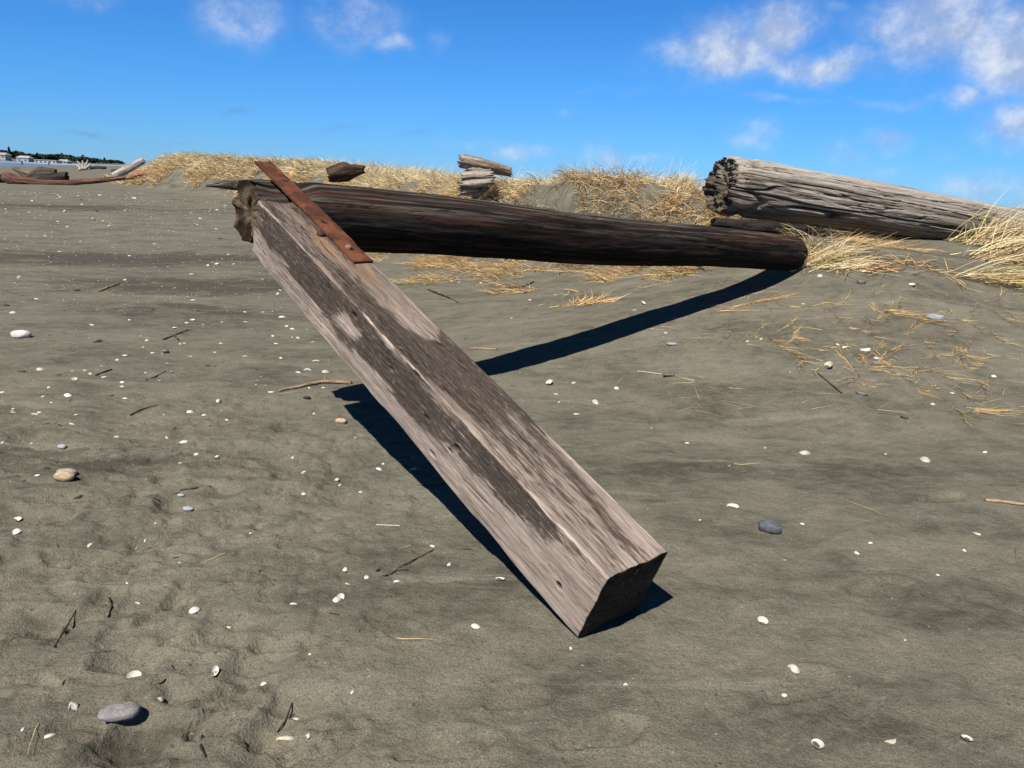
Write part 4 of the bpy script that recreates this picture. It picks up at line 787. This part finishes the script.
# ------------------------------------------------------------------ stones
def stone(px, py, wpx, asp, hgt, yaw, c0, c1, label, seed=0, name='stone', cat='stone', sink=.3, group=None):
    p = at(px, py); dist = np.linalg.norm(p - [0, 0, CAM_H]); R_ = wpx * dist / F * .42
    nu, nv = 22, 30; u = np.linspace(.02, np.pi - .02, nu); v = np.linspace(0, 2 * np.pi, nv, endpoint=False); U_, V_ = np.meshgrid(u, v, indexing='ij')
    d = np.stack([np.sin(U_) * np.cos(V_), np.sin(U_) * np.sin(V_), np.cos(U_)], -1).reshape(-1, 3)
    k = 1 + .13 * fbm(d[:, 0] * 1.3 + seed, d[:, 1] * 1.3, d[:, 2] * 1.3, 2, seed) + .02 * fbm(d[:, 0] * 5, d[:, 1] * 5, d[:, 2] * 5, 2, seed + 1)
    q = np.sign(d) * np.abs(d) ** .88 * k[:, None] * np.array([R_, R_ * asp, R_ * hgt]); c, s = math.cos(yaw), math.sin(yaw)
    Vv = np.stack([q[:, 0] * c - q[:, 1] * s, q[:, 0] * s + q[:, 1] * c, q[:, 2] + R_ * hgt * (1 - sink)], 1)
    Fs = [tuple(f) for f in gridf(nu, nv, True)] + [tuple(range(nv))[::-1], tuple(range((nu - 1) * nv, nu * nv))]
    C = mixc(np.tile(np.array(c0, float), (len(Vv), 1)), c1, sst(fbm(d[:, 0] * 3, d[:, 1] * 3, d[:, 2] * 3, 3, seed + 2), -.3, .4))
    return link(name, make_mesh(name, Vv, Fs, C, [M_STONE]), None, label, cat, group, M=Matrix.Translation(p))
stone(120, 716, 37, .66, .36, .25, (.2, .185, .18), (.27, .25, .245), 'smooth oval pale grey stone at the lower left', 1)
stone(770, 531, 26, .72, .55, -.15, (.085, .095, .105), (.13, .14, .15), 'smooth dark blue grey stone on open sand right of the timber', 2)
stone(21, 337, 19, .7, .42, 0, (.5, .48, .45), (.62, .6, .57), 'large whitish flat stone at the left edge in the middle distance', 3)
stone(65, 480, 20, .6, .5, .2, (.42, .29, .16), (.52, .4, .26), 'tan orange stone in front of a flat grey stone on trampled sand', 4, sink=.2)
stone(67, 475, 20, .5, .4, .2, (.3, .27, .22), (.38, .34, .28), 'flat grey stone tucked behind the tan orange stone', 5)
stone(341, 422.5, 13, .6, .45, 0, (.5, .34, .2), (.58, .43, .28), 'small orange pebble on clean sand left of the timber shadow', 6, 'pebble', 'pebble')
stone(935, 320, 18, .6, .4, -.1, (.27, .29, .29), (.36, .38, .38), 'flat pale grey stone on the right slope above the long brown straw runner', 7)
stone(672, 345, 13, .6, .3, 0, (.27, .29, .27), (.37, .39, .37), 'flat grey green pebble on the sand right of the dark log shadow', 8, 'pebble', 'pebble')
stone(669, 376, 15, .55, .35, .3, (.11, .09, .085), (.17, .14, .13), 'dark brown pebble at the end of the straight pale twig', 9, 'pebble', 'pebble')
stone(62, 448, 9, .7, .5, 0, (.33, .34, .36), (.42, .43, .45), 'small grey pebble above the tan orange stone', 10, 'pebble', 'pebble')
stone(188, 510, 11, .6, .4, 0, (.3, .32, .35), (.45, .47, .5), 'bluish pebble on the sand well left of the timber', 11, 'pebble', 'pebble')
stone(181, 496, 8, .6, .4, 0, (.3, .33, .36), (.42, .45, .48), 'tiny bluish pebble just above a slightly larger bluish pebble', 12, 'pebble', 'pebble')
stone(378, 571, 6, .6, .5, .8, (.02, .018, .016), (.035, .03, .027), 'tiny black pebble beside white shells left of the timber', 13, 'pebble', 'pebble')
stone(307, 399, 9, .45, .4, .2, (.025, .02, .018), (.04, .034, .03), 'small black pebble just below the forked stick', 14, 'pebble', 'pebble')
stone(165, 353, 9, .5, .5, .3, (.05, .042, .035), (.3, .27, .23), 'dark rimmed curved shell among white specks left of the timber', 15, 'mussel_shell', 'shell')

# ------------------------------------------------------------------ shells
def shell_mesh(kind, seed):
    r = np.random.default_rng(seed); nu, nv = 7, 20
    if kind == 'cap':                                         # a domed clam half, ribbed, hinge at the back
        v = np.linspace(0, 2 * np.pi, nv, endpoint=False); Vs = []
        for q in range(nu):
            f = (q + .35) / (nu - .65); rx = f * (1 + .06 * np.cos(2 * v)) * (1 + .05 * vn(np.cos(v) * 2, np.sin(v) * 2, q * .2, seed)); Vs.append(np.stack([rx * np.cos(v) * .5, rx * np.sin(v) * .42 - .1 * (1 - f), .26 * (1 - f ** 2.2) + 0 * v - .02], 1))
        V = np.concatenate(Vs); Fs = [tuple(f)[::-1] for f in gridf(nu, nv, True)] + [tuple(range(nv))]
    elif kind == 'dish':                                      # lying hollow side up, tilted
        V, Fs, _c = shell_mesh('cap', seed); V = V * np.array([1, 1, -1]); V[:, 2] += .24; c, s = math.cos(.35), math.sin(.35); V = np.stack([V[:, 0], V[:, 1] * c - V[:, 2] * s, V[:, 1] * s + V[:, 2] * c], 1)
        V[:, 2] -= V[:, 2].min() + .02
    elif kind == 'arc':                                       # a worn rim standing out of the sand
        v = np.linspace(.1, np.pi - .1, 16); Vs = []
        for q, (rr, z) in enumerate(((.5, 0.0), (.48, .16), (.40, .22), (.36, .14), (.38, 0.0))): Vs.append(np.stack([rr * np.cos(v), rr * np.sin(v) * .7 - .2, z * np.sin(v) + 0 * v - .01], 1))
        V = np.concatenate(Vs); Fs = [tuple(f) for f in gridf(5, 16)]
    else:                                                     # a broken chip
        k = 9; v = np.sort(r.uniform(0, 2 * np.pi, k)) ; rr = r.uniform(.3, .55, k); top = np.stack([rr * np.cos(v), rr * np.sin(v) * .6, .10 + .1 * np.cos(v) * 0 + .06 * r.random(k)], 1); bot = top * np.array([1, 1, 0]) - [0, 0, .02]
        V = np.concatenate([top * np.array([.88, .88, 1]), bot, [(0, 0, .15)]]); Fs = [(i, (i + 1) % k, k + (i + 1) % k, k + i)[::-1] for i in range(k)] + [(i, (i + 1) % k, 2 * k) for i in range(k)]
    c = np.tile(np.array([.62, .585, .53]), (len(V), 1)) * (1 + .1 * fbm(V[:, 0] * 5, V[:, 1] * 5, V[:, 2] * 5, 2, seed))[:, None]
    return V, Fs, c
SHM = []
for kd, sdv in (('cap', 1), ('cap', 2), ('dish', 3), ('chip', 4), ('chip', 5), ('chip', 6), ('arc', 7)):
    V, Fs, c = shell_mesh(kd, sdv); SHM.append((kd, make_mesh('shell_' + kd, V, Fs, c * {1: (1, 1, 1), 2: (.8, .76, .72), 3: (1, .97, .9), 4: (1, 1, 1), 5: (.88, .8, .68), 6: (.8, .8, .8), 7: (.9, .88, .85)}[sdv], [M_SHELL])))
def edge_x(y):                                                # the timber's middle in the photo, to tell the sides apart
    return np.interp(y, [200, 640], [270, 600])
protos = {}
def shell(px, py, w, kd=None, label=None, name='shell', r=random):
    p = at(px, py); dist = np.linalg.norm(p - [0, 0, CAM_H]); s = max(w * (.78 if py < 330 else .92) * dist / F, .009)
    i = {'cap': [0, 1], 'dish': [2], 'chip': [3, 4, 5], 'arc': [6]}.get(kd) or [0, 0, 0, 3, 3, 3, 2, 5, 4, 1]
    i = r.choice(i)
    if i not in protos:
        o = bpy.data.objects.new(name, SHM[i][1]); protos[i] = o
    else: o = protos[i].copy(); o.name = name
    COL.objects.link(o)
    o.location = tuple(p - np.array([0, 0, r.uniform(.03, .10) * s])); yaw = r.uniform(0, 6.28) if SHM[i][0] != 'arc' else r.uniform(-.3, .3)
    o.rotation_euler = (r.uniform(-.25, .25), r.uniform(-.25, .25), yaw); o.scale = (s * r.uniform(.9, 1.1), s * r.uniform(.75, 1.1), s * r.uniform(.7, 1.3))
    left = px < edge_x(py)
    o['category'] = 'shell'; o['group'] = 'white shells on the sand left of the timber' if left else 'white shells on the sand right of the timber'
    o['label'] = label or ('small white shell scattered on the dark sand left of the squared timber' if left else 'small white shell scattered on the dark sand right of the squared timber')
    return o
NOTED = [(72, 705, 19, 'chip', 'long pointed white shell fragment just above left of the oval grey stone'), (476, 626, 13, 'cap', 'bright white shell alone on the sand below the timber shadow'), (500, 580, 11, 'dish', 'white shell at the very edge of the timber shadow near its lower end'), (572, 648, 9, 'chip', 'white chip touching the lowest corner of the timber'),
         (762, 622, 11, 'dish', 'white cupped shell directly below the dark blue grey stone'), (794, 668, 13, 'cap', 'rounded white shell at the lower right between two smaller chips'), (818, 746, 15, 'dish', 'bent white shell at the bottom edge right of the middle'), (891, 742, 14, 'chip', 'greyish translucent shell fragment standing at the bottom right'), (967, 740, 11, 'dish', 'white half moon shell at the bottom right corner'),
         (733, 507, 12, 'dish', 'white pointed shell just above left of the dark blue grey stone'), (804, 453, 14, 'cap', 'broad white shell on the flat sand below the right slope'), (926, 460, 13, 'cap', 'domed white shell with a dark rim on the flat sand at the right'), (904, 418, 11, 'dish', 'white shell just below the straw strands of the right slope'), (861, 395, 11, 'dish', 'white shell below the thick straw runner on the right'), (830, 367, 14, 'dish', 'large white shell at the lower end of the thick straw runner'), (865, 350, 13, 'chip', 'white shell lying against a short straw stalk on the right slope'),
         (595, 402, 12, 'cap', 'biggest white shell in the loose row right behind the timber'), (861, 284, 11, 'dish', 'white shell on the sand just below the flattened straw mat'), (912, 286, 9, 'dish', 'white shell on the slope left below the right tussocks'), (317, 361, 11, 'arc', 'white curved shell rim above the forked stick'), (307, 370, 10, 'arc', 'smaller curved shell rim beside a larger one above the forked stick'), (325, 372, 9, 'cap', 'white cone shaped shell just above the fork of the stick'), (414, 470, 13, 'arc', 'curved shell rim lying in the timber shadow'), (134, 677, 12, 'dish', 'broken white shell with grey edge above the oval grey stone'), (286, 738, 16, 'chip', 'crumbled white shell pieces at the bottom beside a black root strand'), (309, 734, 11, 'chip', 'pale shell chip right of the crumbled shell pieces'), (265, 683, 12, 'chip', 'creamy shell chip in a shallow footprint at the lower left'), (213, 672, 12, 'dish', 'upright white shell edge left of the creamy chip'), (282, 317, 10, 'cap', 'white shell close to the upper left side of the timber'), (117, 437, 10, 'cap', 'white round shell on trampled sand right of the tan stones')]
LST = '''13,313,9 5,306,8 21,372,8 40,369,8 37,299,7 77,291,8 125,280,6 193,300,7 130,320,7 92,325,9 98,342,9 67,395,10 35,414,8 3,392,7 32,444,7 72,424,7 167,438,7 190,412,8 204,415,6 218,401,8 222,411,7 227,420,5 247,322,8 235,264,9 245,312,6 312,342,7 271,392,8 314,414,7 293,457,8 304,494,8 304,472,6 183,442,10 197,454,9 180,463,6 217,456,6 37,475,6 79,498,8 191,274,6 125,398,6 143,347,5 117,360,6 153,310,5 245,356,6 292,329,7 273,336,8 263,312,5 2,443,6 104,377,7 122,382,6
17,520,9 16,531,12 90,545,8 145,540,6 180,564,12 156,523,6 194,610,12 138,603,6 228,627,8 293,604,8 337,600,11 159,699,10 162,682,9 49,736,10 23,729,7 296,719,7 292,703,4 309,655,4 250,533,5 260,529,5 127,583,4 433,546,8 366,577,8 348,584,7 397,581,11 352,692,6 345,569,10 449,565,9 625,686,7 784,695,7 784,560,5 857,553,7 802,524,5 964,550,5 977,534,9 870,543,7 652,428,9 687,443,8 886,454,5 765,448,5 877,358,8 761,339,8 616,388,7 985,452,9 993,376,8 933,404,6 952,393,6 550,384,10 574,383,7 559,402,8 576,414,9 634,310,8 643,304,9 459,282,9 452,281,7 556,295,6 569,292,6 481,283,7 498,266,7 419,276,7 666,333,5 556,394,6 439,293,5 820,276,8 863,272,7 803,304,7 748,341,7 303,473,6 337,479,7 340,485,7 360,492,9 383,464,6 379,469,7 355,438,6 195,455,8 217,456,6 340,599,11 412,458,5 510,525,4 530,300,5 512,318,5 520,372,5 845,347,8 838,344,7 790,372,5 907,369,5 700,520,4 905,640,4 938,575,4'''
rs = random.Random(5)
for (px, py, w, kd, lab) in NOTED: shell(px, py, w, kd, lab, r=rs)
cnt = len(NOTED)
for q in LST.split():
    px, py, w = (float(v) for v in q.split(',')); shell(px, py, w * .95, None, r=rs); cnt += 1
tries = 0
while cnt < 296 and tries < 2000:                             # thinner scatter on the left middle distance
    tries += 1; py = 195 + 230 * rs.random() ** 1.5; px = rs.uniform(0, 330)
    if px > edge_x(py) - 35 - (py - 195) * .05 or vn(px * .02, py * .04, 0, 800) < -.25: continue
    shell(px, py, rs.uniform(2.2, 6.0), rs.choice(['cap', 'chip', 'chip', 'dish']), r=rs); cnt += 1
# shell grit far off, uncountable
r = np.random.default_rng(810); parts = []; k = 0
py = np.concatenate([192 + 120 * r.random(1500) ** 1.7, r.uniform(290, 560, 520)]); px = r.uniform(0, 330, 2020)
kb = px < np.interp(py, [190, 312], [225, 290]); px, py = px[kb], py[kb]; V0, F0, c0 = shell_mesh('chip', 6)
GV, GF, GC = [], [], []; o = 0
kk = fbm(px * .02, py * .03, 0, 3, 811) > np.where(py > 300, .0, -.5); px, py = px[kk], py[kk]
dirs = np.array([pxray(a_, b_) for a_, b_ in zip(px, py)]); tq = CAM_H / -dirs[:, 2]
for _ in range(3):
    Pg = np.array([0, 0, CAM_H]) + dirs * tq[:, None]; zg = tzi(Pg[:, 0], Pg[:, 1]); tq = (CAM_H - zg) / -dirs[:, 2]
Pg = np.array([0, 0, CAM_H]) + dirs * tq[:, None]; Pg[:, 2] = tzi(Pg[:, 0], Pg[:, 1])
for p in Pg:
    s = r.uniform(.8, 2.7) * p[1] / F; s = max(min(s, .11), .009); y_ = r.uniform(0, 6.28); c_, s_ = math.cos(y_), math.sin(y_)
    q = V0 * s; q = np.stack([q[:, 0] * c_ - q[:, 1] * s_, q[:, 0] * s_ + q[:, 1] * c_, q[:, 2] * 1.2], 1) + p
    GV.append(q); GF += [tuple(i + o for i in f) for f in F0]; GC.append(c0 * r.uniform(.3, .8)); o += len(V0)
link('shell_grit', make_mesh('shell_grit', np.concatenate(GV), GF, np.concatenate(GC), [M_SHELL]), None, 'fine pale shell grit strewn over the far left sand', 'shell grit', kind='stuff')
# dark bark crumbs
GV, GF, GC = [], [], []; o = 0; V0, F0, c0 = shell_mesh('chip', 5)
for _ in range(900):
    x, y = r.uniform(-3.2, .3) * 1.0, r.uniform(1.8, 9)
    if x > -.35 + .0 * y and r.random() < .7: continue
    x = x * (1 + max(0, y - 4) * .22)
    s = (r.uniform(.004, .012) if r.random() < .85 else r.uniform(.014, .03)) * (1 + y * .06); y_ = r.uniform(0, 6.28); c_, s_ = math.cos(y_), math.sin(y_); q = V0 * s * np.array([1.6, .6, .5])
    q = np.stack([q[:, 0] * c_ - q[:, 1] * s_, q[:, 0] * s_ + q[:, 1] * c_, q[:, 2]], 1) + [x, y, float(tzi(x, y))]
    GV.append(q); GF += [tuple(i + o for i in f) for f in F0]; GC.append(np.tile(np.array([.03, .024, .019]) * r.uniform(.6, 2), (len(V0), 1))); o += len(V0)
link('bark_crumbs', make_mesh('bark_crumbs', np.concatenate(GV), GF, np.concatenate(GC), [M_DRIFT]), None, 'small dark crumbs of bark and charred wood on the sand', 'debris', kind='stuff')

# ------------------------------------------------------------------ the far shore
COAST = np.array([(-3200, 640), (-900, 660), (-459, 690), (-468, 800), (-630, 1150), (-992, 2000), (-2300, 4700)], float)
def coast_sd(x, y):                                           # distance inland from the far waterline
    x, y = np.asarray(x, float), np.asarray(y, float); best = np.full(x.shape, 1e18); sg = np.zeros(x.shape)
    for (x0, y0), (x1, y1) in zip(COAST[:-1], COAST[1:]):
        dx, dy = x1 - x0, y1 - y0; t = np.clip(((x - x0) * dx + (y - y0) * dy) / (dx * dx + dy * dy), 0, 1)
        px_, py_ = x - x0 - t * dx, y - y0 - t * dy; d2 = px_ ** 2 + py_ ** 2; k = d2 < best
        best = np.where(k, d2, best); sg = np.where(k, np.where(t >= 1, sg, np.sign(dx * py_ - dy * px_)), sg)
    ins = np.ones(x.shape, bool)
    inside = np.where(y < 690, (x < -459) & (y > np.interp(x, COAST[:3, 0], COAST[:3, 1])), x < np.interp(y, COAST[2:, 1], COAST[2:, 0]))
    return np.sqrt(best) * np.where(inside, 1, -1)
def shore_z(x, y):
    d = coast_sd(x, y); z = np.interp(d, [-20, 0, 8, 30, 90, 300], [-3, -.5, .7, 2.4, 3.6, 4.6]); return z + np.where(d > 8, .8, 0) * fbm(np.asarray(x) * .02, np.asarray(y) * .02, 0, 3, 900)
FX = np.concatenate([np.linspace(-3200, -1100, 60), np.linspace(-1080, -640, 40), np.linspace(-632, -420, 44)]); FY = np.concatenate([np.linspace(600, 860, 48), np.linspace(880, 2300, 70), np.linspace(2340, 4700, 30)])
fx, fy = np.meshgrid(FX, FY, indexing='ij'); V = np.stack([fx, fy, shore_z(fx, fy)], -1).reshape(-1, 3)
m, t, b = mat('scrub'); tc = t.n('ShaderNodeTexCoord').outputs['Object']
t.l(t.ramp(t.noise(tc, .06, 5, .65), [(.3, (.05, .055, .03)), (.5, (.11, .09, .055)), (.7, (.2, .16, .1))]), b.inputs['Base Color']); b.inputs['Roughness'].default_value = .95
link('far_shore', make_mesh('far_shore', V, gridf(len(FX), len(FY)), None, [m]), kind='structure')
def tree_mesh(seed, conifer=False):
    r = np.random.default_rng(seed); parts = []
    V, Fq, meta = log_mesh([(0, 0, -.5), (.1, 0, 2), (0, 0, 4)], [.35, .28, .15], 8, 8, seed=seed, capn=2); parts.append((V, Fq, np.tile(np.array([.05, .04, .03]), (len(V), 1))))
    N = 520
    if conifer:
        z = r.uniform(.12, 1, N); rr = (1 - z) * 2.2 * np.sqrt(r.random(N)) + .1; th = r.uniform(0, 6.28, N); c = np.stack([rr * np.cos(th), rr * np.sin(th), z * 10], 1)
    else:
        cl = np.array([(r.uniform(-3, 3), r.uniform(-2.5, 2.5), r.uniform(3.0, 6.6), r.uniform(1.2, 2.2)) for _ in range(10)]); j = r.integers(0, 10, N); d = r.normal(0, 1, (N, 3)); d /= np.linalg.norm(d, axis=1)[:, None]
        c = cl[j, :3] + d * (cl[j, 3] * r.uniform(.6, 1.05, N))[:, None] * np.array([1.1, 1.1, .8]); c[:, 2] = np.maximum(c[:, 2], .8)
    a_ = r.normal(0, 1, (N, 3)); a_ /= np.linalg.norm(a_, axis=1)[:, None]; b_ = np.cross(a_, r.normal(0, 1, (N, 3))); b_ /= np.linalg.norm(b_, axis=1)[:, None]; s = r.uniform(.35, .75, N)[:, None]
    V = np.stack([c - a_ * s - b_ * s, c + a_ * s - b_ * s * .7, c + a_ * s * .8 + b_ * s, c - a_ * s * .7 + b_ * s], 1).reshape(-1, 3); Fq = np.arange(N * 4).reshape(-1, 4)
    g = np.array([.022, .036, .018]) * r.uniform(.6, 1.7, (N, 1)); parts.append((V, Fq, np.repeat(g, 4, 0)))
    V, Fq, C = catm(parts); return make_mesh('tree', V, Fq, C, [M_LEAF], False)
TM = [tree_mesh(910), tree_mesh(911), tree_mesh(912), tree_mesh(913, True)]
r = np.random.default_rng(920); tp = None
first = {}
spots = [(px, r.uniform(745, 800)) for px in np.linspace(-30, 52, 40)] + [(px, 800 + (px - 52) * 12 + r.uniform(20, 110)) for px in np.linspace(54, 94, 26)] + [(px, 1310 + (px - 94) * 21 + r.uniform(30, 200)) for px in np.linspace(95, 138, 24)]
for i, (px, D) in enumerate(spots):
    k = 3 if i % 13 == 6 else int(r.integers(0, 3)); q = pt(px + r.uniform(-1, 1), 160, D); zz = float(shore_z(q[:1], q[1:2])[0])
    if zz < .5: continue
    if k not in first: o = bpy.data.objects.new('tree' if k < 3 else 'conifer_tree', TM[k]); first[k] = o
    else: o = first[k].copy()
    COL.objects.link(o); h = r.uniform(.7, 1.1) * (1.0 if px < 60 else 1.25); w = r.uniform(1.0, 1.9) if k < 3 else 1
    if px > 60: w *= 1.7
    if k < 3: h *= .9
    o.location = (q[0], q[1], zz - .3); o.scale = (w, w, h); o.rotation_euler = (0, 0, r.uniform(0, 6.28))
    tag(o, 'dark broad tree in the distant treeline across the water' if k < 3 else 'pointed dark conifer rising from the distant treeline', 'tree', 'trees along the far shore')
def house(px0, px1, py, hgt, dep, roof_c, label, flat=False, wall=(.36, .355, .34), depth_d=700):
    p0, p1 = pt(px0, py, depth_d), pt(px1, py, depth_d); w = p1[0] - p0[0]; z0 = float(shore_z(p0[:1], p0[1:2])[0]); c = (p0 + p1) / 2
    root = link('house', None, None, label, 'house', M=Matrix.Translation((c[0], c[1], z0))); bpy.context.view_layer.update()
    def bx(x0, x1, y0, y1, z0_, z1_): return np.array([(x0, y0, z0_), (x1, y0, z0_), (x1, y1, z0_), (x0, y1, z0_), (x0, y0, z1_), (x1, y0, z1_), (x1, y1, z1_), (x0, y1, z1_)]), [(3, 2, 1, 0), (4, 5, 6, 7), (0, 1, 5, 4), (1, 2, 6, 5), (2, 3, 7, 6), (3, 0, 4, 7)]
    h = w / 2; V, Fs = bx(-h, h, 0, dep, -1.5, hgt); link('wall', make_mesh('wall', V, Fs, np.tile(np.array(wall), (8, 1)), [M_PAINT], False), root)
    if flat: V, Fs = bx(-h - .4, h + .4, -.5, dep + .4, hgt + .003, hgt + .45)
    else: V = np.array([(-h - .5, -.6, hgt - .1), (h + .5, -.6, hgt - .1), (h + .5, dep + .6, hgt - .1), (-h - .5, dep + .6, hgt - .1), (-h + 1, dep / 2, hgt + 1.8), (h - 1, dep / 2, hgt + 1.8)]); Fs = [(0, 1, 5, 4), (1, 2, 5), (2, 3, 4, 5), (3, 0, 4), (3, 2, 1, 0)]
    link('roof', make_mesh('roof', V, Fs, np.tile(np.array(roof_c), (len(V), 1)), [M_PAINT], False), root)
    nw = max(2, int(w / 4))
    for i in range(nw):
        x = -h + w * (i + .5) / nw; V, Fs = bx(x - .8, x + .8, -.06, .05, 1.0, 2.3); link('window', make_mesh('window', V, Fs, np.tile(np.array([.05, .06, .08]), (8, 1)), [M_PAINT], False), root)
house(-9, 5, 156, 3.6, 9, (.34, .32, .3), 'pale house cut off at the left edge above the surf', depth_d=712)
house(16, 28, 156, 3.8, 8, (.36, .36, .36), 'white house with a pale roof, second from the left on the far shore', depth_d=720)
house(34, 56, 158, 3.2, 9, (.45, .42, .37), 'long low cream building among the dark trees on the far shore', True, (.5, .46, .39), 740)
house(57, 67, 160, 2.6, 8, (.34, .34, .34), 'small white house at the right end of the long cream building', False, depth_d=790)

def person(px, py, depth, cloth, label, seed):
    p = pt(px, py, depth); z0 = max(float(tz_base(np.array([p[0]]), np.array([p[1]]))[0]), -.75)
    J = [(0, 0, .95), (0, 0, 1.2), (0, 0, 1.42), (0, 0, 1.52), (0, -.02, 1.66), (.1, 0, .9), (.12, .02, .5), (.13, 0, .05), (-.1, 0, .9), (-.12, -.06, .5), (-.13, .02, .05), (.2, 0, 1.38), (.26, 0, 1.1), (.26, -.08, .86), (-.2, 0, 1.38), (-.26, 0, 1.1), (-.25, -.1, .87), (.13, -.14, .04), (-.13, -.12, .04)]
    Ed = [(0, 1), (1, 2), (2, 3), (3, 4), (0, 5), (5, 6), (6, 7), (0, 8), (8, 9), (9, 10), (2, 11), (11, 12), (12, 13), (2, 14), (14, 15), (15, 16), (7, 17), (10, 18)]
    Rr = [.14, .15, .14, .055, .105, .095, .07, .045, .095, .07, .045, .06, .045, .035, .06, .045, .035, .04, .04]
    me = bpy.data.meshes.new('person'); me.from_pydata(J, Ed, []); sv = me.skin_vertices.new() if hasattr(me.skin_vertices, 'new') and not me.skin_vertices else None
    o = link('person', me, None, label, 'person', M=Matrix.Translation((p[0], p[1], z0)))
    md = o.modifiers.new('skin', 'SKIN'); 
    if not me.skin_vertices: return o
    for i, rr in enumerate(Rr): me.skin_vertices[0].data[i].radius = (rr, rr)
    me.skin_vertices[0].data[0].use_root = True
    ss = o.modifiers.new('sub', 'SUBSURF'); ss.levels = ss.render_levels = 1
    m_, t_, b_ = mat('dark_wetsuit'); b_.inputs['Base Color'].default_value = (*cloth, 1); b_.inputs['Roughness'].default_value = .8; me.materials.append(m_)
    return o
person(22, 163, 255, (.012, .014, .02), 'tiny dark clothed figure standing at the water edge, left of the other', 1)
person(49, 164.5, 300, (.02, .018, .018), 'tiny dark figure farther along the shore, right of the other', 2)
